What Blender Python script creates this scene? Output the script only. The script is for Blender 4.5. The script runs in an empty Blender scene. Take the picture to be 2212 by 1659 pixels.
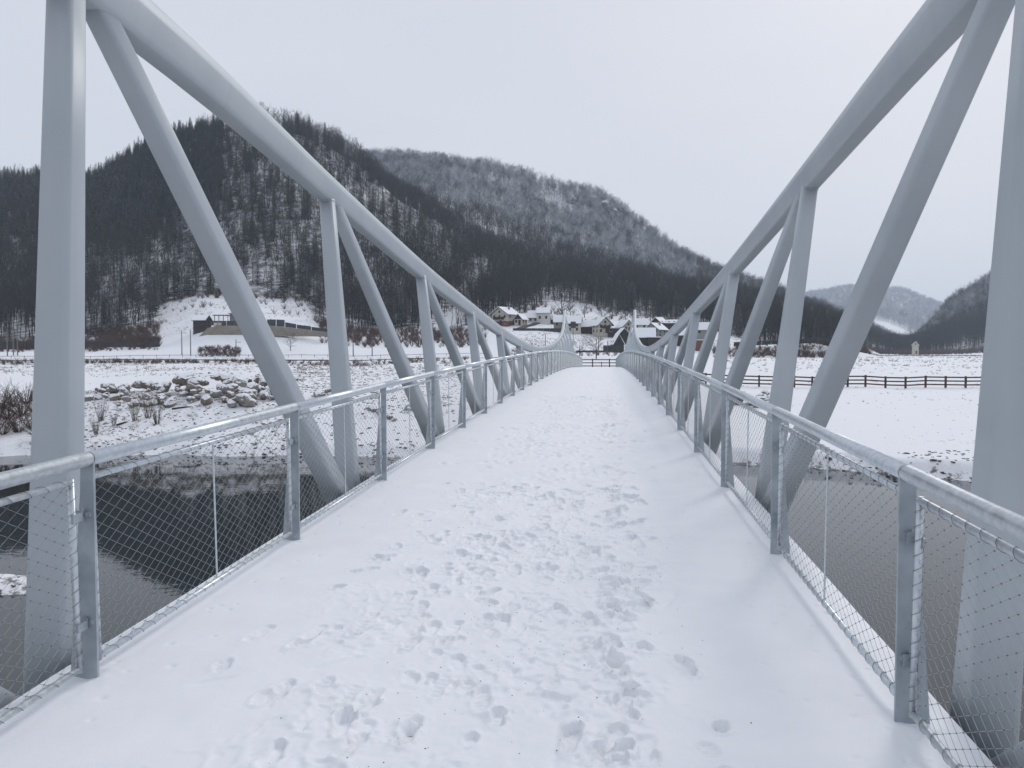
import bpy, math, random
import numpy as np
from mathutils import Vector, Matrix

# ------------------------------------------------------------------ camera, sky, sun, exposure
scene = bpy.context.scene
R = math.radians
FPX, HOR, YAW = 1661.0, 766.0, math.atan(200/1661.0)          # lens and aim of the camera
PITCH = math.atan((829.5-HOR)/FPX); EYE = 1.66
cam_d = bpy.data.cameras.new('camera'); cam = bpy.data.objects.new('camera', cam_d)
scene.collection.objects.link(cam)
cam_d.sensor_width = 36; cam_d.lens = 36*FPX/2212; cam_d.clip_start = .05; cam_d.clip_end = 20000
cam.location = (0, 0, EYE); cam.rotation_euler = (R(90)-PITCH, 0, YAW)
scene.camera = cam
SUN_EL, SUN_AZ = 36, 25
w = bpy.data.worlds.new('World'); scene.world = w; w.use_nodes = True
nt = w.node_tree; nt.nodes.clear()
sky = nt.nodes.new('ShaderNodeTexSky'); sky.sky_type = 'NISHITA'; sky.sun_disc = False
sky.sun_elevation = R(SUN_EL); sky.sun_rotation = R(SUN_AZ); sky.dust_density = 4; sky.air_density = 1
bg1 = nt.nodes.new('ShaderNodeBackground'); bg1.inputs[1].default_value = .05
bg2 = nt.nodes.new('ShaderNodeBackground'); bg2.inputs[0].default_value = (.70, .735, .82, 1); bg2.inputs[1].default_value = 1.05
ctc = nt.nodes.new('ShaderNodeTexCoord'); cmp_ = nt.nodes.new('ShaderNodeMapping'); cmp_.inputs['Scale'].default_value = (1, 1, 3.5); cno = nt.nodes.new('ShaderNodeTexNoise'); cno.inputs['Scale'].default_value = 1.6; cno.inputs['Detail'].default_value = 5
cra = nt.nodes.new('ShaderNodeValToRGB'); cra.color_ramp.elements[0].position = .3; cra.color_ramp.elements[1].position = .7; cra.color_ramp.elements[0].color = (.675, .712, .80, 1); cra.color_ramp.elements[1].color = (.725, .757, .838, 1)   # faint cloud structure
nt.links.new(ctc.outputs['Generated'], cmp_.inputs[0]); nt.links.new(cmp_.outputs[0], cno.inputs['Vector']); nt.links.new(cno.outputs[0], cra.inputs[0]); nt.links.new(cra.outputs[0], bg2.inputs[0])
mx = nt.nodes.new('ShaderNodeMixShader'); mx.inputs[0].default_value = .9      # a closed grey cloud deck over the sky
out = nt.nodes.new('ShaderNodeOutputWorld')
nt.links.new(sky.outputs[0], bg1.inputs[0]); nt.links.new(bg1.outputs[0], mx.inputs[1])
nt.links.new(bg2.outputs[0], mx.inputs[2]); nt.links.new(mx.outputs[0], out.inputs[0])
sd = bpy.data.lights.new('sun', 'SUN'); sun = bpy.data.objects.new('sun', sd); scene.collection.objects.link(sun)
sd.energy = .95; sd.angle = R(15); sd.color = (1, .97, .93)
sun.rotation_euler = (R(90-SUN_EL), 0, R(180-SUN_AZ))
vs = scene.view_settings; vs.view_transform = 'Standard'; vs.look = 'None'; vs.gamma = 1; vs.exposure = 0.0; vs.use_curve_mapping = False
scene.cycles.use_denoising = True; scene.cycles.use_adaptive_sampling = False
scene.cycles.max_bounces = 8; scene.cycles.volume_bounces = 2; scene.cycles.transparent_max_bounces = 8

# ------------------------------------------------------------------ helpers
rng = np.random.default_rng(11); random.seed(11)
SY, CY = math.sin(YAW), math.cos(YAW)
SP_, CP_ = math.sin(PITCH), math.cos(PITCH)
def ray(px, py):
    r = (px-1106)/FPX; v = -(py-829.5)/FPX; fw = CP_+v*SP_; u = v*CP_-SP_
    return np.array([r*CY-fw*SY, r*SY+fw*CY, u])/fw      # per metre of forward distance
def at(px, py, d):                                        # world point seen at that picture point, d metres ahead
    q = ray(px, py)*d; return Vector((q[0], q[1], q[2]+EYE))
def gxy(px, d):                                           # ground position
    r = (px-1106)/FPX*d; return r*CY-d*SY, r*SY+d*CY
LINK = scene.collection.objects.link
def empty(name, loc=(0, 0, 0), rz=0, label=None, cat=None, group=None, kind=None):
    o = bpy.data.objects.new(name, None); LINK(o); o.location = loc; o.rotation_euler = (0, 0, rz); o.empty_display_size = .1
    return tag(o, label, cat, group, kind)
def tag(o, label=None, cat=None, group=None, kind=None):
    if label: o['label'] = label
    if cat: o['category'] = cat
    if group: o['group'] = group
    if kind: o['kind'] = kind
    return o
def obj(name, me, mat=None, parent=None, loc=None, rot=None):
    if isinstance(me, MB): me = me.mesh(name)
    o = bpy.data.objects.new(name, me); LINK(o)
    if mat is not None and len(me.materials) == 0:
        for m in (mat if isinstance(mat, (list, tuple)) else [mat]): me.materials.append(m)
    if parent is not None: o.parent = parent
    if loc is not None: o.location = loc
    if rot is not None: o.rotation_euler = rot
    return o
class MB:
    def __init__(s): s.v = []; s.f = []; s.mi = []; s.n = 0; s.m = 0; s.smooth = False
    def add(s, v, f):
        b = s.n; s.v.extend([tuple(p) for p in v]); s.n += len(v)
        s.f.extend([tuple(i+b for i in q) for q in f]); s.mi.extend([s.m]*len(f)); return s
    def box(s, a, b):
        x0, y0, z0 = a; x1, y1, z1 = b
        return s.add([(x0,y0,z0),(x1,y0,z0),(x1,y1,z0),(x0,y1,z0),(x0,y0,z1),(x1,y0,z1),(x1,y1,z1),(x0,y1,z1)],
                     [(0,3,2,1),(4,5,6,7),(0,1,5,4),(1,2,6,5),(2,3,7,6),(3,0,4,7)])
    def tube(s, pts, rad, n=6, cap=True, ref=(0, 0, 1)):
        pts = [np.array(p, float) for p in pts]; k = len(pts)
        rad = [rad]*k if np.isscalar(rad) else rad
        V = []; F = []
        for i, p in enumerate(pts):
            d = pts[min(i+1, k-1)]-pts[max(i-1, 0)]; d /= np.linalg.norm(d)+1e-12
            rf = np.array(ref, float)
            if abs(d@rf) > .95: rf = np.array((1., 0, 0))
            u = np.cross(d, rf); u /= np.linalg.norm(u); v = np.cross(u, d)
            for j in range(n):
                a = 2*math.pi*j/n; V.append(p+rad[i]*(u*math.cos(a)+v*math.sin(a)))
        for i in range(k-1):
            for j in range(n):
                F.append((i*n+j, i*n+(j+1) % n, (i+1)*n+(j+1) % n, (i+1)*n+j))
        if cap: F.append(tuple(range(n))[::-1]); F.append(tuple(range((k-1)*n, k*n)))
        return s.add(V, F)
    def loft(s, secs, cap=True):                         # list of equal rings
        n = len(secs[0]); V = [p for q in secs for p in q]; F = []
        for i in range(len(secs)-1):
            for j in range(n): F.append((i*n+j, i*n+(j+1) % n, (i+1)*n+(j+1) % n, (i+1)*n+j))
        if cap: F.append(tuple(range(n))[::-1]); F.append(tuple(range((len(secs)-1)*n, len(secs)*n)))
        return s.add(V, F)
    def mesh(s, name):
        me = bpy.data.meshes.new(name); me.from_pydata([tuple(map(float, p)) for p in s.v], [], s.f)
        if any(s.mi): me.polygons.foreach_set('material_index', s.mi)
        if s.smooth: me.polygons.foreach_set('use_smooth', [True]*len(s.f))
        me.update(); return me
def np_mesh(name, V, F, smooth=False):                    # fast mesh from arrays; F (n,3) or (n,4)
    V = np.asarray(V, np.float32); F = np.asarray(F, np.int32); k = F.shape[1]
    me = bpy.data.meshes.new(name); me.vertices.add(len(V)); me.vertices.foreach_set('co', V.ravel())
    me.loops.add(F.size); me.loops.foreach_set('vertex_index', F.ravel())
    me.polygons.add(len(F)); me.polygons.foreach_set('loop_start', np.arange(0, F.size, k, dtype=np.int32))
    me.polygons.foreach_set('loop_total', np.full(len(F), k, np.int32))
    if smooth: me.polygons.foreach_set('use_smooth', np.ones(len(F), bool))
    me.update(calc_edges=True); return me
def vattr(me, name, a):
    t = me.attributes.new(name, 'FLOAT', 'POINT'); t.data.foreach_set('value', np.asarray(a, np.float32))
def _h(ix, iy, s):
    n = (ix.astype(np.int64)*374761393+iy.astype(np.int64)*668265263+s*982451653) & 0xffffffff
    n = ((n ^ (n >> 13))*1274126177) & 0xffffffff
    return ((n ^ (n >> 16)) & 0xffff)/65535.0
def noise(x, y, s=0):
    x = np.asarray(x, float); y = np.asarray(y, float)
    ix = np.floor(x); iy = np.floor(y); fx = x-ix; fy = y-iy
    fx = fx*fx*(3-2*fx); fy = fy*fy*(3-2*fy); ix = ix.astype(np.int64); iy = iy.astype(np.int64)
    a = _h(ix, iy, s); b = _h(ix+1, iy, s); c = _h(ix, iy+1, s); d = _h(ix+1, iy+1, s)
    return (a*(1-fx)+b*fx)*(1-fy)+(c*(1-fx)+d*fx)*fy-.5
def fbm(x, y, s=0, o=4):
    t = 0; a = 1.
    for i in range(o): t = t+a*noise(x*2**i, y*2**i, s+i*7); a *= .5
    return t
def sstep(a, b, x): t = np.clip((x-a)/(b-a), 0, 1); return t*t*(3-2*t)

# ------------------------------------------------------------------ materials
def mat(name, col, rough=.6, metal=0, spec=.5):
    m = bpy.data.materials.new(name); m.use_nodes = True; b = m.node_tree.nodes['Principled BSDF']
    b.inputs['Base Color'].default_value = (*col, 1); b.inputs['Roughness'].default_value = rough
    b.inputs['Metallic'].default_value = metal; b.inputs['Specular IOR Level'].default_value = spec
    return m
def nd(m, t, **k):
    n = m.node_tree.nodes.new(t)
    for a, v in k.items():
        if a.startswith('i_'):
            key = a[2:]; key = int(key) if key.isdigit() else key.replace('_', ' ')
            n.inputs[key].default_value = v
        else: setattr(n, a, v)
    return n
def lk(m, a, b): m.node_tree.links.new(a, b)
def bsdf(m): return m.node_tree.nodes['Principled BSDF']
def noisy(m, c1, c2, scale=5, lo=.35, hi=.65, detail=6, bump=0, bscale=None, coord='Object', dist=.02, rough2=None, stretch=None):
    """two-colour procedural grain with a bump"""
    tc = nd(m, 'ShaderNodeTexCoord'); src = tc.outputs['Object' if coord == 'World' else coord]
    if coord == 'World':
        g = nd(m, 'ShaderNodeNewGeometry'); src = g.outputs['Position']
    if stretch:
        mp = nd(m, 'ShaderNodeMapping'); mp.inputs['Scale'].default_value = stretch; lk(m, src, mp.inputs[0]); src = mp.outputs[0]
    n = nd(m, 'ShaderNodeTexNoise', i_Scale=scale, i_Detail=detail); lk(m, src, n.inputs['Vector'])
    r = nd(m, 'ShaderNodeValToRGB'); r.color_ramp.elements[0].position = lo; r.color_ramp.elements[1].position = hi
    r.color_ramp.elements[0].color = (*c1, 1); r.color_ramp.elements[1].color = (*c2, 1)
    lk(m, n.outputs[0], r.inputs[0]); lk(m, r.outputs[0], bsdf(m).inputs['Base Color'])
    if bump:
        n2 = nd(m, 'ShaderNodeTexNoise', i_Scale=bscale or scale*4, i_Detail=4); lk(m, src, n2.inputs['Vector'])
        b = nd(m, 'ShaderNodeBump', i_Strength=bump, i_Distance=dist); lk(m, n2.outputs[0], b.inputs['Height']); lk(m, b.outputs[0], bsdf(m).inputs['Normal'])
    if rough2 is not None:
        mr = nd(m, 'ShaderNodeMapRange', i_3=bsdf(m).inputs['Roughness'].default_value, i_4=rough2); lk(m, n.outputs[0], mr.inputs[0]); lk(m, mr.outputs[0], bsdf(m).inputs['Roughness'])
    return m, r
def snow_top(m, ramp, lo=.35, hi=.6, scale=1.2, snow=(.83, .84, .87)):
    """snow lying on the upward faces"""
    g = nd(m, 'ShaderNodeNewGeometry'); sx = nd(m, 'ShaderNodeSeparateXYZ'); lk(m, g.outputs['Normal'], sx.inputs[0])
    n = nd(m, 'ShaderNodeTexNoise', i_Scale=scale, i_Detail=4); lk(m, g.outputs['Position'], n.inputs['Vector'])
    a = nd(m, 'ShaderNodeMath', operation='MULTIPLY_ADD', i_1=.9, i_2=-.45); lk(m, n.outputs[0], a.inputs[0])
    s = nd(m, 'ShaderNodeMath', operation='ADD'); lk(m, sx.outputs[2], s.inputs[0]); lk(m, a.outputs[0], s.inputs[1])
    mr = nd(m, 'ShaderNodeMapRange', i_1=lo, i_2=hi); lk(m, s.outputs[0], mr.inputs[0])
    x = nd(m, 'ShaderNodeMix', data_type='RGBA'); x.inputs['B'].default_value = (*snow, 1)
    lk(m, mr.outputs[0], x.inputs['Factor'])
    if ramp is None: x.inputs['A'].default_value = bsdf(m).inputs['Base Color'].default_value
    else: lk(m, ramp.outputs[0], x.inputs['A'])
    lk(m, x.outputs['Result'], bsdf(m).inputs['Base Color']); return m
M = {}
M['steel'], _ = noisy(mat('painted_steel', (.5, .53, .55), .42), (.44, .485, .52), (.50, .54, .57), 1.3, .3, .7, 5, .05, 160, 'World', .002, .5)
_m = M['steel']; _g = nd(_m, 'ShaderNodeNewGeometry'); _p = nd(_m, 'ShaderNodeMapping'); _p.inputs['Scale'].default_value = (9, 9, .35); lk(_m, _g.outputs['Position'], _p.inputs[0])
_n = nd(_m, 'ShaderNodeTexNoise', i_Scale=1.0, i_Detail=5); lk(_m, _p.outputs[0], _n.inputs['Vector']); _r = nd(_m, 'ShaderNodeMapRange', i_1=.52, i_2=.75, i_3=0, i_4=.1); lk(_m, _n.outputs[0], _r.inputs[0])   # faint dirt runs
_x = nd(_m, 'ShaderNodeMix', data_type='RGBA'); _x.inputs['B'].default_value = (.28, .30, .31, 1); lk(_m, _r.outputs[0], _x.inputs['Factor']); lk(_m, bsdf(_m).inputs['Base Color'].links[0].from_socket, _x.inputs['A']); lk(_m, _x.outputs['Result'], bsdf(_m).inputs['Base Color'])
M['galv'], _ = noisy(mat('galvanised_steel', (.5, .53, .56), .33, .8), (.52, .56, .60), (.72, .76, .79), 30, .25, .75, 8, .05, 60, 'World', .002, .55)
M['galv2'], _ = noisy(mat('galvanised_plate', (.42, .46, .5), .45, .55), (.33, .375, .41), (.48, .52, .56), 9, .3, .7, 8, .1, 60, 'World', .002, .6)
M['wire'] = mat('steel_wire', (.36, .38, .40), .4, .7)
M['lace'] = mat('dark_wire', (.13, .14, .15), .5, .5)
M['snow'], _ = noisy(mat('snow', (.86, .87, .9), .65, 0, .3), (.85, .86, .89), (.89, .90, .925), 3, .3, .7, 6, .35, 130, 'World', .004)
M['deck'], _ = noisy(mat('dark_deck', (.05, .05, .055), .5), (.07, .07, .075), (.15, .15, .155), 30, .3, .7, 6, .3, 90, 'World', .004)
M['concrete'], _ = noisy(mat('concrete', (.35, .35, .34), .85), (.28, .28, .27), (.42, .41, .4), 2, .3, .7, 6, .2, 20, 'World', .01)
M['fence'], _ = noisy(mat('brown_fence_wood', (.05, .03, .022), .75), (.045, .027, .02), (.105, .064, .047), 6, .3, .7, 6, .3, 40, 'World', .005)
rk, rr = noisy(mat('boulder_stone', (.3, .26, .2), .85), (.12, .10, .085), (.30, .265, .225), 1.6, .3, .7, 8, .7, 6, 'World', .06)
M['boulder'] = snow_top(rk, rr, .38, .52, 1.5)
rk, rr = noisy(mat('grey_boulder_stone', (.3, .28, .26), .85), (.14, .13, .12), (.34, .32, .30), 1.6, .3, .7, 8, .7, 6, 'World', .06)
M['boulder2'] = snow_top(rk, rr, .33, .5, 1.5)
rk, rr = noisy(mat('small_stone', (.14, .125, .11), .9), (.055, .048, .043), (.19, .165, .14), 3, .3, .7, 4, 0, None, 'World')
M['stone'] = snow_top(rk, rr, .72, .9, 3)
M['twig'], _ = noisy(mat('brown_twigs', (.06, .045, .038), .9), (.04, .03, .026), (.11, .08, .065), .8, .3, .7, 4, 0, None, 'World')
M['redtwig'], _ = noisy(mat('reddish_twigs', (.09, .05, .04), .9), (.05, .032, .028), (.15, .09, .072), .5, .3, .7, 4, 0, None, 'World')
M['reed'], _ = noisy(mat('dry_stalks', (.2, .15, .1), .9), (.09, .068, .05), (.24, .19, .13), 1, .3, .7, 4, 0, None, 'World')
# ------------------------------------------------------------------ terrain: one sheet from the river to the far hills
WATER = -4.2
ST = np.array([60, 90, 130, 180, 205, 220, 240, 252, 262, 300, 350, 420, 560, 640, 760, 880, 1000, 1300, 1700, 2300, 3000, 3800, 4600.])
def Lrow(*a): return list(a)
NEARL = [845, 818, 801, 788, 779]
FAR0 = [520, 560, 620, 680, 720, 740, 760]
COLS = {  # picture column: height line of the ground at each station
 -900: NEARL+[776, 760, 752, 745, 690, 620, 540, 400, 430, 470, 500]+FAR0,
 -300: NEARL+[776, 760, 752, 745, 700, 640, 560, 405, 430, 470, 500]+FAR0,
 0:    NEARL+[776, 760, 752, 748, 712, 655, 560, 412, 430, 470, 500]+FAR0,
 200:  NEARL+[776, 760, 751, 747, 708, 650, 555, 405, 430, 470, 500]+FAR0,
 345:  NEARL+[775, 752, 740, 735, 695, 640, 540, 330, 370, 430, 500]+FAR0,
 450:  NEARL+[775, 745, 716, 705, 676, 630, 520, 298, 350, 420, 500]+FAR0,
 560:  NEARL+[775, 745, 716, 702, 671, 625, 500, 275, 330, 410, 490]+FAR0,
 660:  NEARL+[775, 748, 728, 716, 680, 630, 505, 300, 350, 420, 480]+[470, 560, 620, 680, 720, 740, 760],
 720:  NEARL+[774, 756, 745, 735, 705, 650, 530, 328, 370, 430, 450]+[420, 540, 620, 680, 720, 740, 760],
 790:  NEARL+[774, 758, 750, 744, 715, 672, 560, 372, 400, 410, 390]+[352, 480, 600, 680, 720, 740, 760],
 860:  [848, 816, 799, 785, 777]+[772, 757, 750, 744, 715, 680, 595, 432, 440, 430, 395]+[356, 480, 600, 680, 720, 740, 760],
 1000: [856, 815, 796, 782, 775]+[771, 757, 750, 743, 718, 685, 630, 530, 500, 450, 410]+[364, 480, 600, 680, 700, 720, 740],
 1080: [888, 825, 798, 782, 774]+[768, 757, 748, 740, 708, 676, 636, 565, 520, 470, 425]+[374, 480, 600, 680, 700, 720, 740],
 1160: [888, 825, 798, 782, 774]+[768, 758, 749, 741, 706, 672, 640, 590, 550, 500, 455]+[398, 490, 600, 680, 700, 720, 740],
 1300: [888, 825, 798, 782, 774]+[769, 761, 752, 744, 715, 682, 648, 612, 580, 540, 495]+[440, 520, 600, 680, 700, 720, 740],
 1400: [888, 825, 798, 782, 775]+[771, 765, 756, 749, 722, 692, 664, 628, 610, 585, 555]+[512, 570, 620, 680, 700, 720, 740],
 1460: [888, 825, 798, 782, 776]+[772, 766, 758, 751, 728, 700, 674, 645, 630, 612, 590]+[560, 600, 640, 680, 700, 720, 740],
 1540: [888, 825, 799, 783, 777]+[773, 768, 762, 756, 736, 714, 690, 660, 650, 638, 622]+[600, 640, 660, 680, 690, 720, 740],
 1620: [885, 826, 800, 784, 778]+[774, 770, 767, 748, 743, 727, 706, 676, 668, 658, 642]+[622, 650, 670, 680, 670, 700, 740],
 1700: [883, 827, 800, 784, 779]+[774, 771, 769, 743, 744, 736, 722, 698, 690, 680, 664]+[645, 670, 680, 675, 648, 700, 740],
 1760: [882, 827, 800, 784, 779]+[774, 771, 770, 742, 744, 740, 732, 715, 708, 698, 684]+[662, 690, 690, 670, 636, 700, 740],
 1830: [881, 827, 800, 784, 779]+[774, 772, 771, 755, 758, 758, 752, 738, 732, 724, 710]+[690, 700, 690, 665, 624, 700, 740],
 1900: [881, 827, 800, 784, 779]+[774, 772, 771, 770, 769, 769, 768, 766, 764, 760, 752]+[728, 720, 700, 670, 630, 700, 740],
 1950: [881, 827, 800, 784, 779]+[774, 772, 771, 770, 769, 769, 768, 767, 766, 765, 762]+[752, 740, 715, 675, 630, 700, 740],
 1985: [881, 827, 800, 784, 779]+[774, 772, 771, 770, 769, 769, 768, 767, 766, 763, 742]+[758, 750, 720, 680, 642, 700, 740],
 2045: [881, 827, 800, 784, 779]+[774, 772, 771, 770, 769, 769, 768, 767, 764, 740, 672]+[730, 750, 730, 690, 665, 700, 740],
 2125: [881, 827, 800, 784, 779]+[774, 772, 771, 770, 769, 769, 768, 767, 760, 705, 612]+[690, 740, 740, 700, 690, 700, 740],
 2300: [881, 827, 800, 784, 779]+[774, 772, 771, 770, 769, 769, 768, 766, 745, 640, 500]+[600, 700, 740, 720, 700, 700, 740],
 2900: [881, 827, 800, 784, 779]+[774, 772, 771, 770, 769, 768, 764, 740, 690, 560, 400]+[520, 640, 700, 720, 720, 720, 740]}
CX = np.array(sorted(COLS)); TAB = np.array([COLS[c] for c in CX], float)
TABZ = EYE+(HOR-TAB)/FPX*ST[None, :]
WFX = np.array([-900, 0, 500, 1000, 1500, 1750, 2100, 2900.]); WFW = np.array([45, 44.5, 44.5, 44, 41.5, 39.5, 35.5, 32.])
BXC = -.635
def deckz(Y): return .72-.000375*(Y-48)**2
def polar(X, Y):
    r = X*CY+Y*SY; f = -X*SY+Y*CY; rho = np.hypot(r, f); az = np.arctan2(r, f)
    azc = np.clip(az, -R(48), R(48)); d = rho*np.cos(azc); px = 1106+FPX*np.tan(azc); return px, d
def terr(X, Y, detail=True):
    X = np.asarray(X, float); Y = np.asarray(Y, float); px, d = polar(X, Y)
    d = np.clip(d, 1, 4599)
    ci = np.clip(np.searchsorted(CX, px)-1, 0, len(CX)-2); tx = np.clip((px-CX[ci])/(CX[ci+1]-CX[ci]), 0, 1)
    dd = np.maximum(d, 60); si = np.clip(np.searchsorted(ST, dd)-1, 0, len(ST)-2); ts = np.clip((dd-ST[si])/(ST[si+1]-ST[si]), 0, 1)
    z = (TABZ[ci, si]*(1-ts)+TABZ[ci, si+1]*ts)*(1-tx)+(TABZ[ci+1, si]*(1-ts)+TABZ[ci+1, si+1]*ts)*tx
    wf = np.interp(px, WFX, WFW)+1.0*fbm(px/90, d*0, 3)
    t = np.clip((d-wf)/(60-wf), 0, 1)
    cut = np.interp(px, [900, 1500], [.35, .75])                       # bank step at the water's edge
    bank = WATER+cut*sstep(0, .9, d-wf)+(z-WATER-cut)*np.where(px < 1300, sstep(-.12, .86, t), t**.85)
    bed = WATER-np.minimum(1.3, (wf-d)*.3)
    zz = np.where(d > 60, z, np.where(d > wf, bank, bed))
    wn = np.interp(px, [-900, 0, 900, 1800, 2900], [10, 9.5, 8.5, 9.6, 11.5])+.8*fbm(px/120, d*0, 5)
    near = WATER+(wn-d)*.42; zz = np.where((d < wn+3) & (near > zz), np.minimum(near, -1.2), zz)
    # gravel bar out in the water on the left
    r = X*CY+Y*SY; f = -X*SY+Y*CY
    bar = WATER+.28-.55*(((r+14)/4.4)**2+((f-19.3)/1.25)**2)+.1*fbm(r*1.5, f*1.5, 8)
    zz = np.where(bar > zz, bar, zz)
    # heaped mound behind the boulders and the path embankment at the far end of the bridge
    mo = 1.5*np.exp(-((px-515)/105)**2-((d-76)/9)**2); zz = zz+mo
    lat = np.abs(X-BXC); e = np.clip(1-(lat-4)/9, 0, 1); up = sstep(70, 91, Y)*np.clip(1-(Y-125)/60, 0, 1)
    tgt = -.16; zz = np.where((e*up > 0) & (zz < tgt), zz+(tgt-zz)*e*e*(3-2*e)*up, zz)
    if detail:
        hill = sstep(262, 340, d)*sstep(0, 12, zz)
        zz = zz+hill*(np.minimum(d/110, 12)*fbm(X/(26+d*.06), Y/(26+d*.06), 21, 3))
        land = sstep(.3, 2.5, np.maximum(zz-WATER, 0))*np.where(d < 262, 1, .4)
        zz = zz+land*(.16*fbm(X/3.1, Y/3.1, 31, 4)+.35*fbm(X/14, Y/14, 33, 2))
    return zz
def tz(X, Y): return float(terr(np.array([X]), np.array([Y]))[0])
def ground(px, d): x, y = gxy(px, d); return Vector((x, y, tz(x, y)))

# where the woods stand, by picture column and distance
FOOTX = np.array([-900, 0, 200, 335, 350, 400, 520, 600, 660, 690, 730, 800, 900, 1000, 1090, 1150, 1185, 1250, 1330, 1350, 1420, 1480, 1540, 1620, 1700, 1780, 1850, 1880, 1960, 2000, 2100, 2900])
FOOTD = np.array([272, 272, 276, 290, 330, 330, 342, 342, 330, 296, 290, 296, 300, 312, 330, 345, 392, 412, 366, 385, 372, 362, 345, 325, 312, 312, 330, 620, 640, 655, 650, 560])
def wooded(px, d, X, Y):
    ft = np.interp(px, FOOTX, FOOTD)+14*fbm(px/40, d*0, 41)
    m = d > ft
    m &= ~((px > 1880) & (px < 1965) & (d > 1500) & (d < 2500) & (noise(X/120, Y/120, 77) > .05))     # meadows on the far hill
    m &= ~((px > 880) & (px < 1040) & (np.abs(px-(660+d*.93)) < 22) & (d < 420))                         # snowy gully
    return m
# polar sheet
az = np.concatenate([np.arange(-180, -44, 4.), np.arange(-44, -36, .5), np.arange(-36, 36.01, .11), np.arange(36.5, 44, .5), np.arange(44, 180, 4.)])
rad = np.concatenate([[0.5, 2, 4, 6], np.arange(7, 30, .55), np.arange(30, 64, .4), np.geomspace(64.6, 262, 150), np.geomspace(264, 1150, 150), np.geomspace(1160, 4600, 60)])
A, Q = np.meshgrid(R(1)*az, rad, indexing='ij'); r_ = Q*np.sin(A); f_ = Q*np.cos(A)
GX = r_*CY-f_*SY; GY = r_*SY+f_*CY; GZ = terr(GX, GY)
na, nr = A.shape; idx = np.arange(na*nr).reshape(na, nr); nxt = np.roll(idx, -1, 0)
F = np.stack([idx[:, :-1], nxt[:, :-1], nxt[:, 1:], idx[:, 1:]], -1).reshape(-1, 4)
gme = np_mesh('ground', np.stack([GX, GY, GZ], -1).reshape(-1, 3), F[:, ::-1], True)
gpx, gd = polar(GX, GY)
wood = wooded(gpx, gd, GX, GY)*np.where(gd > 720, .6, 1.)
rocky = np.clip(sstep(120, 45, gd)*(np.interp(gpx, [0, 500, 700, 1000, 1500, 1700], [.30, .22, .34, .32, .06, .0])+.8*fbm(GX/9, GY/9, 51, 3))+sstep(12, 6, gd), 0, 1)
rocky = np.maximum(rocky, .8*((gd > 183) & (gd < 197) & (gpx < 700)))
rocky = np.maximum(rocky, .75*((gd > 222) & (gd < 262) & (gpx > 1540) & (gpx < 1840)))
rocky = np.maximum(rocky, .95*np.clip(1-(GZ-WATER)/.75, 0, 1)*sstep(1500, 1650, gpx))       # dark earth of the cut right bank
rocky = np.maximum(rocky, .7*np.clip(1-(GZ-WATER)/.3, 0, 1))
rocky = np.maximum(rocky, np.clip(.35+.7*fbm(GX/7, GY/7, 57, 3), 0, .6)*((gpx > 340) & (gpx < 700) & (gd > 262) & (gd < 340)))
vattr(gme, 'wood', wood.ravel()); vattr(gme, 'rocky', rocky.ravel())
g = mat('snowy_ground', (.8, .8, .8), .8, 0, .2)
ge = nd(g, 'ShaderNodeNewGeometry'); aw = nd(g, 'ShaderNodeAttribute', attribute_name='wood'); ar = nd(g, 'ShaderNodeAttribute', attribute_name='rocky')
n1 = nd(g, 'ShaderNodeTexNoise', i_Scale=.22, i_Detail=9, i_Roughness=.72); lk(g, ge.outputs['Position'], n1.inputs['Vector'])
n2 = nd(g, 'ShaderNodeTexNoise', i_Scale=1.7, i_Detail=7, i_Roughness=.7); lk(g, ge.outputs['Position'], n2.inputs['Vector'])
def math2(m, op, a, b):
    n = nd(m, 'ShaderNodeMath', operation=op)
    for i, x in enumerate((a, b)):
        if isinstance(x, (int, float)): n.inputs[i].default_value = x
        else: lk(m, x, n.inputs[i])
    return n.outputs[0]
mw = nd(g, 'ShaderNodeMapRange', i_1=.43, i_2=.57); lk(g, n1.outputs[0], mw.inputs[0])                 # litter and undergrowth in the woods
mr_ = nd(g, 'ShaderNodeMapRange', i_1=.50, i_2=.60); lk(g, math2(g, 'ADD', n2.outputs[0], math2(g, 'MULTIPLY', ar.outputs['Fac'], .22)), mr_.inputs[0])
mr_.inputs[1].default_value = .66; mr_.inputs[2].default_value = .74
# (ADD of noise + .22*rocky; bare stones and earth show through where it is thin)
fac = math2(g, 'MAXIMUM', math2(g, 'MULTIPLY', mw.outputs[0], math2(g, 'MULTIPLY', aw.outputs['Fac'], .85)), math2(g, 'MULTIPLY', mr_.outputs[0], .9))
cr = nd(g, 'ShaderNodeValToRGB'); lk(g, n2.outputs[0], cr.inputs[0])
cr.color_ramp.elements[0].position = .35; cr.color_ramp.elements[0].color = (.05, .038, .032, 1); cr.color_ramp.elements[1].position = .68; cr.color_ramp.elements[1].color = (.16, .125, .1, 1)
mxg = nd(g, 'ShaderNodeMix', data_type='RGBA'); mxg.inputs['A'].default_value = (.83, .84, .87, 1); lk(g, cr.outputs[0], mxg.inputs['B']); lk(g, fac, mxg.inputs['Factor'])
lk(g, mxg.outputs['Result'], bsdf(g).inputs['Base Color'])
bp = nd(g, 'ShaderNodeBump', i_Strength=.5, i_Distance=.12); lk(g, n2.outputs[0], bp.inputs['Height']); lk(g, bp.outputs[0], bsdf(g).inputs['Normal'])
tag(obj('ground', gme, g), 'snow covered valley floor, river banks and hillsides', 'ground', kind='structure')

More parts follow.
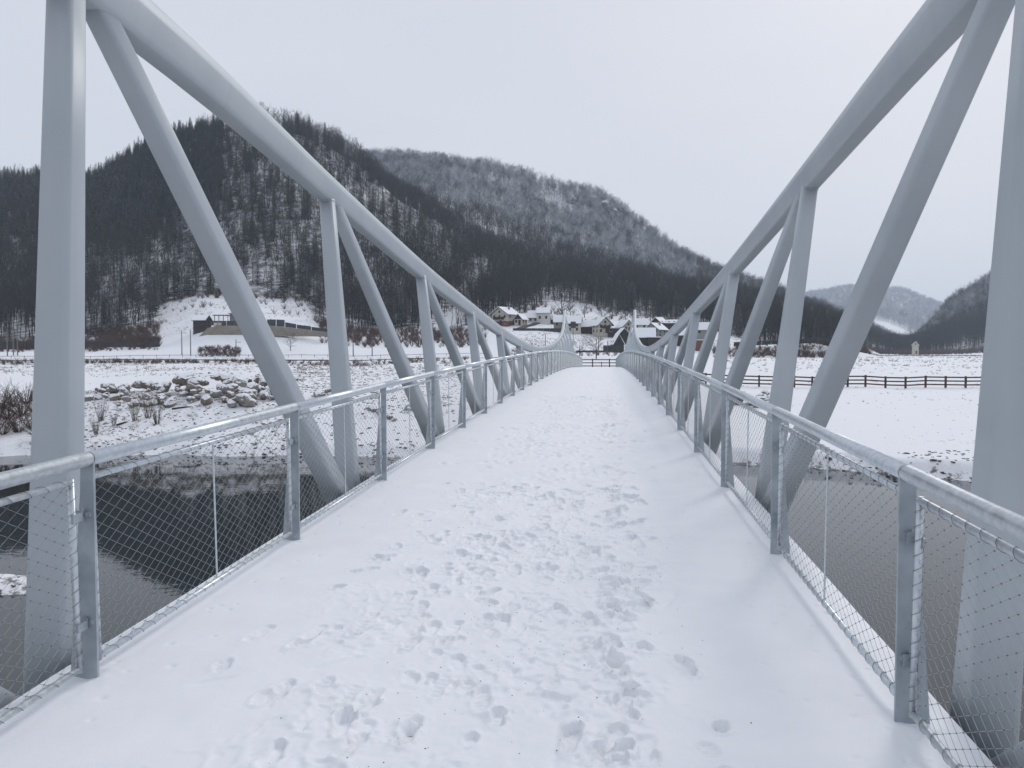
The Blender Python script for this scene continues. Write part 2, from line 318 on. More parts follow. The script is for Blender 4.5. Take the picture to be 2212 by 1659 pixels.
# river
xs = np.linspace(-260, 260, 90); ys = np.linspace(-40, 60, 40); WX, WY = np.meshgrid(xs, ys, indexing='ij')
wi = np.arange(WX.size).reshape(WX.shape)
wx = WX*CY-WY*SY; wy = WX*SY+WY*CY
wme = np_mesh('river', np.stack([wx, wy, WX*0+WATER], -1).reshape(-1, 3), np.stack([wi[:-1, :-1], wi[1:, :-1], wi[1:, 1:], wi[:-1, 1:]], -1).reshape(-1, 4))
wm = mat('river_water', (.02, .024, .022), .03, 0, .5); bsdf(wm).inputs['IOR'].default_value = 1.38
ge = nd(wm, 'ShaderNodeNewGeometry'); mp = nd(wm, 'ShaderNodeMapping'); mp.inputs['Scale'].default_value = (1, 1.6, 1); lk(wm, ge.outputs['Position'], mp.inputs[0])
na_ = nd(wm, 'ShaderNodeTexNoise', i_Scale=1.3, i_Detail=3); lk(wm, mp.outputs[0], na_.inputs['Vector'])
bp = nd(wm, 'ShaderNodeBump', i_Strength=.06, i_Distance=.05); lk(wm, na_.outputs[0], bp.inputs['Height']); lk(wm, bp.outputs[0], bsdf(wm).inputs['Normal'])
nb_ = nd(wm, 'ShaderNodeTexNoise', i_Scale=.12, i_Detail=4); lk(wm, ge.outputs['Position'], nb_.inputs['Vector'])
crw = nd(wm, 'ShaderNodeValToRGB'); crw.color_ramp.elements[0].color = (.011, .017, .016, 1); crw.color_ramp.elements[1].color = (.042, .050, .058, 1); lk(wm, nb_.outputs[0], crw.inputs[0])
lk(wm, crw.outputs[0], bsdf(wm).inputs['Base Color'])
tag(obj('river', wme, wm), 'still dark river mirroring the wooded hill', 'river', kind='structure')
# ------------------------------------------------------------------ the footbridge
def ring(p, u, v, a, b, rad_, n=4):
    """rounded rectangle a x b round p in the u,v plane"""
    pts = []
    for sx, sy, a0 in ((1, 1, 0), (-1, 1, 90), (-1, -1, 180), (1, -1, 270)):
        for k in range(n+1):
            t = R(a0+90*k/n); pts.append(p+u*(sx*(a/2-rad_)+rad_*math.cos(t))+v*(sy*(b/2-rad_)+rad_*math.sin(t)))
    return pts
NP = 17; PITCHP = 88.1/NP; VY = [3.95+PITCHP*i for i in range(-1, NP+1)]
CHZ_Y = [-6, -1.2, 3.95, 9.13, 14.31, 19.5, 24.68, 29.86, 35.04, 40.2, 45.4, 55, 66, 76, 85, 90, 92.05]
CHZ_Z = [3.85, 3.84, 3.79, 3.69, 3.26, 2.83, 2.44, 2.13, 1.95, 1.92, 2.02, 2.25, 2.68, 3.38, 4.6, 5.8, 6.75]
CHX_L = [2.2, 2.22, 2.28, 2.75, 2.84, 2.80, 2.77, 2.72, 2.72, 2.76, 2.86, 3.2, 3.52, 3.70, 3.90, 4.08, 4.14]
CHX_R = [2.6, 2.6, 2.68, 2.95, 2.97, 2.91, 2.86, 2.83, 2.80, 2.84, 2.92, 3.2, 3.52, 3.70, 3.90, 4.08, 4.14]
def hermite(xs, ys, x):
    xs = np.array(xs); ys = np.array(ys); m = np.gradient(ys, xs); i = int(np.clip(np.searchsorted(xs, x)-1, 0, len(xs)-2)); h = xs[i+1]-xs[i]; t = (x-xs[i])/h
    return (2*t**3-3*t*t+1)*ys[i]+(t**3-2*t*t+t)*h*m[i]+(-2*t**3+3*t*t)*ys[i+1]+(t**3-t*t)*h*m[i+1]
def chord_pt(s, Y): return np.array([BXC+s*hermite(CHZ_Y, CHX_L if s < 0 else CHX_R, Y), Y, hermite(CHZ_Y, CHZ_Z, Y)])
def base_pt(s, Y): return np.array([BXC+s*2.47, Y, deckz(Y)-.5])
def prism(mb, p, q, a0, b0, a1, b1, side):
    d = q-p; d /= np.linalg.norm(d); u = side-d*(side@d); u /= np.linalg.norm(u); v = np.cross(d, u); S = []
    for t in np.linspace(0, 1, 5):
        a = a0+(a1-a0)*t; b = b0+(b1-b0)*t; S.append(ring(p+(q-p)*t, u, v, a, b, min(a, b)*.2, 4))
    mb.loft(S)
def smooth_by_angle(o):
    me = o.data; me.polygons.foreach_set('use_smooth', [True]*len(me.polygons))
    return o
bridge = empty('footbridge', (BXC, 0, 0), 0, 'light grey steel truss footbridge with curved top chords crossing the river', 'footbridge')
def bpart(name, mb, m, smooth=True):
    o = obj(name, mb, m, bridge); o.matrix_parent_inverse = Matrix.Translation((-BXC, 0, 0))
    if smooth: smooth_by_angle(o)
    return o
X1 = np.array((1., 0, 0))
_c = [(.52, .10), (.40, -.40), (.30, -.5), (-.30, -.5), (-.40, -.40), (-.52, .10), (-.40, .40), (-.2, .5), (.2, .5), (.40, .40)]; CSEC = []   # plated section with tight rounded edges
for i_ in range(len(_c)):
    q0, q1, q2 = (np.array(_c[(i_+j_) % len(_c)]) for j_ in (-1, 0, 1))
    for o_ in (q0, q2): CSEC.append(tuple(q1+(o_-q1)/np.linalg.norm(o_-q1)*.035))
for s in (-1, 1):
    mb = MB(); S = []
    ys = np.concatenate([np.arange(-6, 84, .8), np.arange(84, 92.06, .35)])
    for Y in ys:
        p = chord_pt(s, Y); d = chord_pt(s, min(Y+.1, 92.05))-chord_pt(s, min(Y+.1, 92.05)-.2); d /= np.linalg.norm(d)
        u = X1-d*(X1@d); u /= np.linalg.norm(u); v = np.cross(u, d)
        k = .33 if Y > 8 else .33+.03*(8-Y)/8
        g_ = 1+.45*float(sstep(50, 88, Y))
        S.append([p+u*(.24*g_*cx)*-s+v*(.32*g_*cz) for cx, cz in CSEC])
    # rounded end
    p = chord_pt(s, 92.05); d = p-chord_pt(s, 91.7); d /= np.linalg.norm(d); last = np.array(S[-1])
    for e_, k in ((.06, .9), (.11, .7), (.14, .35)): S.append([p+(q-p)*k+d*e_ for q in last])
    bpart('top_chord', mb.loft(S), M['steel'])
    mb = MB(); mb.tube([base_pt(s, Y)-np.array([0, 0, .1]) for Y in np.arange(-6, 96.1, 3)], .15, 12)
    bpart('bottom_chord', mb, M['steel'])
    for i, Y in enumerate(VY):
        mb = MB(); b = base_pt(s, Y); t = chord_pt(s, Y)
        wz = lambda z: max(.145, .252-.0245*(z-deckz(Y)+.2))
        prism(mb, b, t+np.array([0, 0, .02]), wz(b[2]), wz(b[2])*.86, wz(t[2]), wz(t[2])*.86, X1)
        bpart('vertical', mb, M['steel'])
        if -1 < i < 9:                                        # weld bead where the vertical meets the chord
            mb = MB(); dv = (t-b)/np.linalg.norm(t-b); qb = t-dv*.172; ww = wz(qb[2])*1.05; prism(mb, qb, qb+dv*.016, ww, ww*.87, ww, ww*.87, X1); bpart('weld_bead', mb, M['steel'])
        if i < len(VY)-1:
            mb = MB(); Y2 = VY[i+1]
            if Y < 46: p, q = base_pt(s, Y2-.08), chord_pt(s, Y+.16)
            else: p, q = base_pt(s, Y+.08), chord_pt(s, Y2-.16)
            prism(mb, p, q-np.array([0, 0, .04]), .26, .235, .14, .135, X1); bpart('diagonal', mb, M['steel'])
HW = 2.27
mb = MB(); ys = np.arange(-6, 96.01, 1.5)
mb.loft([[np.array((BXC-HW, Y, deckz(Y)-.073)), np.array((BXC+HW, Y, deckz(Y)-.073)), np.array((BXC+HW-.05, Y, deckz(Y)-.3)), np.array((BXC-HW+.05, Y, deckz(Y)-.3))] for Y in ys])
bpart('deck', mb, M['deck'], False)
for i, Y in enumerate(VY):
    mb = MB(); z = deckz(Y); mb.box((BXC-2.47, Y-.08, z-.62), (BXC+2.47, Y+.08, z-.31)); bpart('cross_beam', mb, M['steel'], False)
mb = MB(); mb.box((BXC-3.2, 95.6, -4), (BXC+3.2, 97, -.45)); tag(obj('bridge_abutment', mb, M['concrete']), 'grey concrete abutment under the far end of the footbridge', 'abutment')

# trodden snow on the deck: real relief of boot prints, dug through to the dark deck here and there
def prints():
    P = []; rg = np.random.default_rng(5)
    lanes = [(-1.95, .14, 2.2, .5), (-1.5, .2, 9, .6), (-1.15, .2, 17, .7), (-.8, .2, 22, .7), (-.45, .2, 20, .7), (-.12, .13, 10, .6), (.1, .11, 24, 1.0), (.38, .12, 8, .7)]
    for x0, sg, k, dp in lanes:
        n = int(k*(34-2.4)*.42)+2
        for _ in range(n):
            P.append((x0+rg.normal()*sg, rg.uniform(2.4, 34), rg.normal()*.28+(math.pi if rg.random() < .5 else 0), rg.uniform(.24, .31), float(np.clip(dp*rg.uniform(.4, 1.2), .25, 1.0))))
    for _ in range(420): P.append((rg.normal()*.7-.6, rg.uniform(34, 75), rg.normal()*.2, .3, .8))
    for x, y, a, d in ((-1.72, 4.25, 2.6, .8), (-1.9, 5.1, 2.4, .7), (-1.19, 3.36, .1, 1.2), (.06, 4.14, .05, 1.3), (.134, 3.84, 3.0, 1.2), (.056, 3.28, .2, 1.2), (-.874, 3.33, 0, 1.1), (.05, 5.05, .1, 1.2)): P.append((x, y, a, .3, d))
    return P
PR = prints()
def snow_h(X, Y, full):
    lane = np.exp(-((X+.6)/1.15)**4)
    h = .068+.008*fbm(X*1.1, Y*.8, 61, 3)-.013*lane
    if full:
        rdg = 1-2*np.abs(fbm(X*7.5, Y*6.0, 64, 3)); cl = sstep(.1, .45, fbm(X*2.1, Y*1.8, 66, 2)+.28)*lane         # kicked and broken crust
        h = h+lane*.011*fbm(X*6, Y*5, 62, 3)+cl*(.013*sstep(.55, .95, rdg)-.010*sstep(.62, .66, fbm(X*11, Y*9, 65, 2)+.5))
        h = h+.0016*fbm(X*30, Y*30, 63, 2)*(.25+lane)
    else: h = h+.022*lane*fbm(X*6, Y*3, 62, 2)
    h = h-.03*sstep(HW-.10, HW, np.abs(X-BXC))
    x0, x1, y0, y1 = X[0, 0], X[-1, 0], Y[0, 0], Y[0, -1]; dx = X[1, 0]-X[0, 0]; dy = Y[0, 1]-Y[0, 0]; sh = max(.003, dx*.5)
    for i, (px, py, a, L, dep) in enumerate(PR):
        if not (y0-.3 < py < y1+.3): continue
        i0 = max(0, int((px-.24-x0)/dx)); i1 = min(X.shape[0], int((px+.24-x0)/dx)+2); j0 = max(0, int((py-.24-y0)/dy)); j1 = min(X.shape[1], int((py+.24-y0)/dy)+2)
        if i1 <= i0 or j1 <= j0: continue
        XX = X[i0:i1, j0:j1]; YY = Y[i0:i1, j0:j1]; xs_ = XX-px; ys_ = YY-py; c, s_ = math.cos(a), math.sin(a)
        u = (xs_*c+ys_*s_)*1.17; v = (-xs_*s_+ys_*c)*1.12
        wob = .018*fbm(XX*19, YY*17, 90+i % 7, 3)
        fore = np.sqrt((u/.050)**2+((v-.05)/(L*.30))**2)-1; heel = np.sqrt((u/.038)**2+((v+.085)/.056)**2)-1; mid = np.maximum(np.abs(u)/.034-1, np.abs(v)/.10-1)
        part = i % 4                                          # whole sole, toe only, heel only or smeared
        sd_ = (fore if part == 1 else heel if part == 2 else np.minimum(np.minimum(fore, heel), mid))*.043+wob
        ins = sstep(sh, -sh, sd_)
        tilt = .013*(v/.13)*(1 if i % 3 else -1)
        floor = .060-.027*dep+tilt*dep
        tread = .0035*np.sign(np.sin(v*2*math.pi/(.030+.006*(i % 3))+.8*np.sin(u*60)))
        floor = floor+(tread if i % 5 < 3 else 0)*(dx < .02)+.008*fbm(XX*30, YY*30, 95+i % 3, 3)
        rim = (.011*np.exp(-((sd_-.012)/.010)**2)+.006*np.exp(-((sd_-.03)/.02)**2)*(fbm(XX*30, YY*30, 98, 2) > .1))*dep
        H_ = h[i0:i1, j0:j1]; h[i0:i1, j0:j1] = H_*(1-ins)+np.minimum(H_, floor)*ins+rim*(1-ins)*(H_ > .02)
    if full and dx < .02:                                     # heels dug through to the deck
        for px, py, wd, dp in ((.07, 4.20, .05, .03), (.13, 3.91, .045, .028), (-.874, 3.38, .03, .03), (.05, 5.1, .035, .03)):
            q = ((X-px)/wd)**2+((Y-py)/dp)**2; h = np.where(q < 3, np.minimum(h, .014+.05*sstep(.6, 2.2, q+.9*fbm(X*38, Y*38, 99, 2))-.02*sstep(1.0, .4, q+.9*fbm(X*38, Y*38, 99, 2))), h)
        for sd in (-1, 1):                                    # snow gathered round the post feet
            for k_ in range(5):
                rr2 = (X-BXC-sd*2.02)**2+((Y-3.63-2.65*k_)*.8)**2; h = h+.022*np.exp(-rr2/.02)*(1+.8*fbm(X*14, Y*14, 97, 2))-.012*np.exp(-rr2/.0025)
    if full:                                                  # pits from drips off the handrails and wind ripple on the untrodden strips
        h = h+(1-lane)*.0035*fbm(X*5, Y*2.2, 68, 3)
        rg_ = np.random.default_rng(17)
        for _ in range(260):
            sd = rg_.choice((-1, 1)); px = BXC+sd*(1.86+rg_.normal()*.16); py = rg_.uniform(2.6, 22); r0 = rg_.uniform(.008, .022)
            if not y0 < py < y1: continue
            i0 = max(0, int((px-.08-x0)/dx)); i1 = int((px+.08-x0)/dx)+2; j0 = max(0, int((py-.08-y0)/dy)); j1 = int((py+.08-y0)/dy)+2
            h[i0:i1, j0:j1] -= .010*np.exp(-((X[i0:i1, j0:j1]-px)**2+(Y[i0:i1, j0:j1]-py)**2)/r0**2)
    for px, py, L, a, dp in ((-1.45, 4.0, .35, .75, .014), (-2.0, 3.7, .30, .6, .010), (-.35, 4.9, .5, .5, .012), (-.2, 3.2, .9, 1.57, .007), (-1.2, 6.4, .5, .9, .012), (-1.75, 6.2, .4, .7, .013), (.45, 5.2, .4, 1.2, .012)):   # heel drags
        u = (X-px)*math.cos(a)+(Y-py)*math.sin(a); v = -(X-px)*math.sin(a)+(Y-py)*math.cos(a)
        h = h-dp*np.exp(-(v/.018)**2)*sstep(L/2, L/2-.1, np.abs(u))
    return h
V = []; Fs = []; base = 0
for y0, y1, dx, dy, full in ((-3, 2.62, .09, .09, False), (2.6, 9.02, .0105, .0105, True), (9, 22.03, .024, .028, True), (22, 45.1, .04, .06, False), (45, 96, .1, .25, False)):
    xs = np.linspace(BXC-HW, BXC+HW, int(2*HW/dx)); ys = np.arange(y0, y1, dy); X, Y = np.meshgrid(xs, ys, indexing='ij')
    Z = deckz(Y)-.074+snow_h(X, Y, full); ii = np.arange(X.size).reshape(X.shape)+base
    V.append(np.stack([X, Y, Z], -1).reshape(-1, 3)); Fs.append(np.stack([ii[:-1, :-1], ii[1:, :-1], ii[1:, 1:], ii[:-1, 1:]], -1).reshape(-1, 4)); base += X.size
    top = V[-1].reshape(X.shape+(3,))
    if dx < .02: NEARSNOW = (xs, ys, top)
    if True:                                    # snow edge falling to the deck's rim
        for e, fl in ((0, 1), (-1, 0)):
            a_ = top[e]; b_ = a_.copy(); b_[:, 2] -= .06; k = len(a_); V.append(np.concatenate([a_, b_])); j = np.arange(k-1)+base
            q = np.stack([j, j+1, j+1+k, j+k], -1); Fs.append(q if not fl else q[:, ::-1]); base += 2*k
tag(obj('trodden_snow', np_mesh('trodden_snow', np.concatenate(V), np.concatenate(Fs), True), M['snow']), 'white snow on the bridge deck trodden with boot prints', 'snow', kind='stuff')

# grit and crumbs carried onto the trodden strip
rg_ = np.random.default_rng(31); gv = []; gf = []
for k_ in range(420):
    px = rg_.choice((.1, -.6, -1.0))+rg_.normal()*.3; py = rg_.uniform(2.7, 8.9); xs, ys, tp = NEARSNOW; i_ = int(np.clip(np.searchsorted(xs, px), 0, len(xs)-1)); j_ = int(np.clip(np.searchsorted(ys, py), 0, len(ys)-1)); c_ = tp[i_, j_]+np.array((0, 0, .001)); r0 = rg_.uniform(.0012, .0045)
    o_ = len(gv); gv += [c_+np.array(q)*r0*rg_.uniform(.7, 1.4) for q in ((1, 0, 0), (-1, 0, 0), (0, 1, 0), (0, -1, 0), (0, 0, .7), (0, 0, -.7))]
    gf += [(o_+a_, o_+b_, o_+d_) for a_, b_, d_ in ((0, 2, 4), (2, 1, 4), (1, 3, 4), (3, 0, 4), (2, 0, 5), (1, 2, 5), (3, 1, 5), (0, 3, 5))]
tag(obj('grit', np_mesh('grit', np.array(gv), np.array(gf)), M['deck']), 'dark grit crumbs scattered on the trodden snow', 'grit', kind='stuff')
# railings
PS = 2.65; NPOST = 35; RH = 1.18
def net_mesh(L, H, r=.0012):
    mb = MB(); pu, pv = .0575, .033; ni = int(L/pu); nj = int(H/pv); ou = (L-ni*pu)/2; ov = (H-nj*pv)/2
    V = []; F = []; n = 0; tri = [np.array((0, math.cos(t), math.sin(t))) for t in (0, 2.094, 4.189)]
    def P(i, j): return np.array((0, ou+i*pu, ov+j*pv))
    for i in range(ni):
        for j in range(nj+1):
            if (i+j) % 2: continue
            for dj in (-1, 1):
                if not 0 <= j+dj <= nj: continue
                a, b = P(i, j), P(i+1, j+dj); d = (b-a)/np.linalg.norm(b-a); p1 = np.array((1., 0, 0)); p2 = np.cross(d, p1)
                m1 = a+d*.012; m2 = b-d*.012; m1[2] += 0; 
                for p in (a, b):
                    for t in (0, 2.094, 4.189): V.append(p+r*(p1*math.cos(t)+p2*math.sin(t)))
                F += [(n, n+1, n+4, n+3), (n+1, n+2, n+5, n+4), (n+2, n, n+3, n+5)]; n += 6
            k = .0042; p = P(i, j)                           # ferrule at the crossing
            V += [p+np.array(q)*k for q in ((1,0,0),(-1,0,0),(0,1.6,0),(0,-1.6,0),(0,0,.8),(0,0,-.8))]
            F += [(n,n+2,n+4),(n+2,n+1,n+4),(n+1,n+3,n+4),(n+3,n,n+4),(n+2,n,n+5),(n+1,n+2,n+5),(n+3,n+1,n+5),(n,n+3,n+5)]; n += 6
    mb.v = [tuple(p) for p in V]; mb.f = F; mb.mi = [1 if len(q) == 3 else 0 for q in F]; mb.n = n
    return mb.mesh('wire_net')
PL, PH = PS-.15, .96
def frame_mesh():
    mb = MB(); r = .017
    mb.tube([(0, 0, PH), (0, PL, PH)], r, 10); mb.tube([(0, 0, 0), (0, PL, 0)], r, 10)
    mb.tube([(0, 0, -r), (0, 0, PH+r)], r*.98, 10); mb.tube([(0, PL, -r), (0, PL, PH+r)], r*.98, 10)
    mb.smooth = True; return mb.mesh('panel_frame')
def lace_mesh():
    mb = MB(); rr_ = .0205
    def hel(p, q, pit, s0):
        p, q = np.array(p, float), np.array(q, float); L = np.linalg.norm(q-p); d = (q-p)/L; u = np.array((1., 0, 0)); v = np.cross(d, u); n = int(L/pit); pts = []
        for k in range(n*9+1):
            t = k/9; a = 2*math.pi*t+s0; pts.append(p+d*(t*pit+.02)+rr_*(u*math.cos(a)+v*math.sin(a)))
        mb.tube(pts, .0013, 3, False)
    hel((0, 0, PH), (0, PL-.03, PH), .115, 0); hel((0, 0, 0), (0, PL-.03, 0), .115, 0)
    hel((0, 0, 0), (0, 0, PH-.03), .066, 0); hel((0, PL, 0), (0, PL, PH-.03), .066, 0); return mb.mesh('lacing_wire')
NET, FRAME, LACE = net_mesh(PL, PH), frame_mesh(), lace_mesh()
mb = MB(); mb.tube([(0, PL/2, 0), (0, PL/2, PH)], .006, 6); ROD = mb.mesh('rod')
mb = MB(); mb.box((-.02, -.055, -.022), (-.008, .02, .022)); mb.box((-.02, -.056, -.03), (.03, -.05, .03)); mb.tube([(.005, -.075, 0), (.005, -.048, 0)], .011, 8); BRK = mb.mesh('bracket')
def post_mesh(s):
    mb = MB(); t = .008; prof = [(0, -.05), (0, RH-.045), (s*.07, RH-.045), (s*.075, .98), (s*.155, -.05)]
    n = len(prof); V = [(x, -t, z) for x, z in prof]+[(x, t, z) for x, z in prof]
    f = [tuple(range(n)), tuple(range(n, 2*n))[::-1]]+[(i, i+n, (i+1) % n+n, (i+1) % n) for i in range(n)]
    mb.add(V, f if s < 0 else [q[::-1] for q in f]); mb.box((min(-s*.02, s*.2), -.09, -.06), (max(-s*.02, s*.2), .09, -.045))
    mb.box((min(s*.01, s*.055), -.012, RH-.06), (max(s*.01, s*.055), .012, RH-.03))
    return mb.mesh('post')
for s, lab in ((-1, 'left'), (1, 'right')):
    xp = BXC+s*1.955
    rail = empty('railing', (xp, 0, 0), 0, 'galvanised railing with wire mesh panels along the %s edge of the bridge deck' % lab, 'railing', 'bridge railings')
    PM = post_mesh(s); y0 = 3.63-PS*2; ks = range(NPOST+1)
    for k in ks:
        Y = y0+PS*k; z = deckz(Y); Y2 = Y+PS; z2 = deckz(Y2); sl = math.atan2(z2-z, PS)
        o = obj('post', PM, M['galv2'], rail, (0, Y, z))
        if k < 14:
            for hz in (.30, .86):
                mb = MB(); mb.tube([(s*.03, -.018, hz), (s*.03, .018, hz)], .014, 8); obj('bolt', mb, M['galv'], o)
                mb = MB(); mb.box((s*.055-.004, -.02, hz-.035), (s*.055+.004, -.009, hz+.035)); obj('clamp', mb, M['galv'], o)
        if k == NPOST: break
        mb = MB(); L = math.hypot(PS, z2-z); mb.tube([(0, .004, 0), (0, L-.004, 0)], .0375, 20); mb.smooth = False
        h = obj('handrail', mb, M['galv'], rail, (s*.033, Y, z+RH-.035), (sl, 0, 0)); h.data.polygons.foreach_set('use_smooth', [len(p.vertices) == 4 for p in h.data.polygons])
        if k < 16:
            mb = MB(); mb.tube([(0, -.006, 0), (0, .006, 0)], .0362, 16); obj('joint_sleeve', mb, M['lace'], h)
        pn = obj('mesh_panel', FRAME, M['galv'], rail, (s*.05, Y+.075, z+.085+.075*math.tan(sl)), (sl, 0, 0))
        obj('wire_net', NET, [M['wire'], M['lace']], pn)['kind'] = 'stuff'; obj('rod', ROD, M['galv'], pn)
        if k < 14:
            obj('lacing_wire', LACE, M['lace'], pn)
            for yy, ro in ((0, 0), (PL, math.pi)):
                for hz in (.215, .775): obj('bracket', BRK, M['galv2'], pn, (0, yy, hz), (0, 0, ro))
# ------------------------------------------------------------------ trees and woods
M['bark'], _ = noisy(mat('dark_bark', (.045, .04, .038), .95), (.015, .0135, .0155), (.048, .043, .044), .35, .3, .7, 4, 0, None, 'World')
M['frost'], _ = noisy(mat('frosted_twigs', (.2, .21, .23), .95), (.14, .148, .165), (.60, .62, .66), .06, .3, .7, 5, 0, None, 'World')
m_, r_c = noisy(mat('dark_needles', (.02, .026, .022), .9), (.014, .019, .017), (.036, .044, .038), .5, .3, .7, 4, 0, None, 'World')
M['needle'] = snow_top(m_, r_c, .74, 1.15, .9, (.5, .52, .55))
def tri_tube(p, q, r0, r1):
    d = q-p; d = d/(np.linalg.norm(d)+1e-9); a = np.array((1., 0, 0)) if abs(d[0]) < .8 else np.array((0, 1., 0)); u = np.cross(d, a); u /= np.linalg.norm(u); v = np.cross(d, u)
    V = [x+r*(u*math.cos(t)+v*math.sin(t)) for x, r in ((p, r0), (q, r1)) for t in (0, 2.094, 4.189)]
    return V, [(0, 1, 4), (0, 4, 3), (1, 2, 5), (1, 5, 4), (2, 0, 3), (2, 3, 5)]
class TM:                                                   # triangle soup
    def __init__(s): s.V = []; s.F = []; s.n = 0
    def add(s, V, F):
        s.V += list(V); s.F += [tuple(i+s.n for i in f) for f in F]; s.n += len(V)
    def seg(s, p, q, r0, r1): s.add(*tri_tube(p, q, r0, r1))
    def twig(s, p, d, l, w_, rg):
        a = rg.normal(size=3); u = np.cross(d, a); u /= np.linalg.norm(u)+1e-9; s.add([p-u*w_/2, p+u*w_/2, p+d*l], [(0, 1, 2)])
    def arr(s): return np.array(s.V, float), np.array(s.F, int)
    def mesh(s, name): return np_mesh(name, *s.arr())
def unit(v): return v/(np.linalg.norm(v)+1e-9)
def bare_tree(seed, H=18., first=.4, spread=.2, limbs=15, twigs=9, sub=4, tr=.2, tw=.05, up=.75):
    rg = np.random.default_rng(seed); T = TM(); C = TM()
    pts = [np.zeros(3)]; lean = rg.normal(size=2)*.02
    for i in range(1, 7): pts.append(np.array((lean[0]*H*i/6+rg.normal()*.012*H, lean[1]*H*i/6+rg.normal()*.012*H, H*.8*i/6)))
    rr_ = lambda t: tr*(1-t)**.8+.02
    for i in range(6): T.seg(pts[i], pts[i+1], rr_(i/6), rr_((i+1)/6))
    for k in range(limbs):
        t = first+(1-first)*(k+rg.random())/limbs; f = min(t*6, 5.99); i = int(f); p = pts[i]+(pts[i+1]-pts[i])*(f-i)
        a = rg.uniform(0, 6.283); L = H*spread*(1.3-.7*abs((t-first)/(1-first)-.6))*rg.uniform(.75, 1.2)
        d = unit(np.array((math.cos(a), math.sin(a), up+.35*(t-first)+rg.normal()*.25))); m1 = p+d*L*.5; d2 = unit(d+np.array((0, 0, .35))+rg.normal(size=3)*.15); q = m1+d2*L*.55
        rl = rr_(t)*.5; C.seg(p, m1, rl, rl*.6); C.seg(m1, q, rl*.6, .012)
        for j in range(twigs):
            s_ = rg.uniform(.25, 1); b = (p+(m1-p)*s_*2) if s_ < .5 else (m1+(q-m1)*(s_*2-1))
            e = unit(d2+rg.normal(size=3)*.6+np.array((0, 0, .2))); l = L*rg.uniform(.2, .45); C.twig(b, e, l, tw*1.3, rg)
            for _ in range(sub):
                c = b+e*l*rg.uniform(.2, .95); C.twig(c, unit(e+rg.normal(size=3)*.7), l*rg.uniform(.35, .7), tw, rg)
    return T, C
def conifer(seed, H=20., W=.17):
    rg = np.random.default_rng(seed); T = TM(); C = TM(); T.seg(np.zeros(3), np.array((0, 0, H*.97)), .22, .02)
    lv = 24
    for k in range(lv):
        t = .12+.86*k/lv; L = H*W*(1-t)**.8+.25; n = 9
        for j in range(n):
            a = 6.283*(j+rg.random()*.8)/n; d = np.array((math.cos(a), math.sin(a), -.22+.3*t)); l = L*rg.uniform(.65, 1.15); p = np.array((0, 0, t*H+rg.normal()*.12)); u = np.array((-math.sin(a), math.cos(a), 0))
            wd = .16*l+.16; q = p+d*l; m = p+d*l*.55
            C.add([p, m-u*wd+np.array((0,0,-.12)), q, m+u*wd+np.array((0,0,-.12))], [(0, 1, 2), (0, 2, 3)])
    C.add([np.array((.12, 0, H*.92)), np.array((-.12, 0, H*.92)), np.array((0, 0, H*1.02))], [(0, 1, 2)])
    return T, C
def bush(seed, H=1.6, n=26, spread=.7, r=.012, twigs=5):
    rg = np.random.default_rng(seed); C = TM()
    for k in range(n):
        a = rg.uniform(0, 6.283); s_ = rg.uniform(.1, 1)*spread; p = np.array((math.cos(a), math.sin(a), 0))*.18*rg.random(); d = unit(np.array((math.cos(a)*s_, math.sin(a)*s_, 1))); l = H*rg.uniform(.6, 1.1)
        m = p+d*l*.5; d2 = unit(d+np.array((math.cos(a), math.sin(a), 0))*rg.uniform(-.1, .5)*spread); q = m+d2*l*.5; C.seg(p, m, r, r*.7); C.seg(m, q, r*.7, r*.25)
        for j in range(twigs):
            b = p+(m-p)*rg.uniform(.5, 1) if j % 2 else m+(q-m)*rg.uniform(0, .9); C.twig(b, unit(d2+rg.normal(size=3)*.55), l*rg.uniform(.15, .35), r*1.3, rg)
    return C
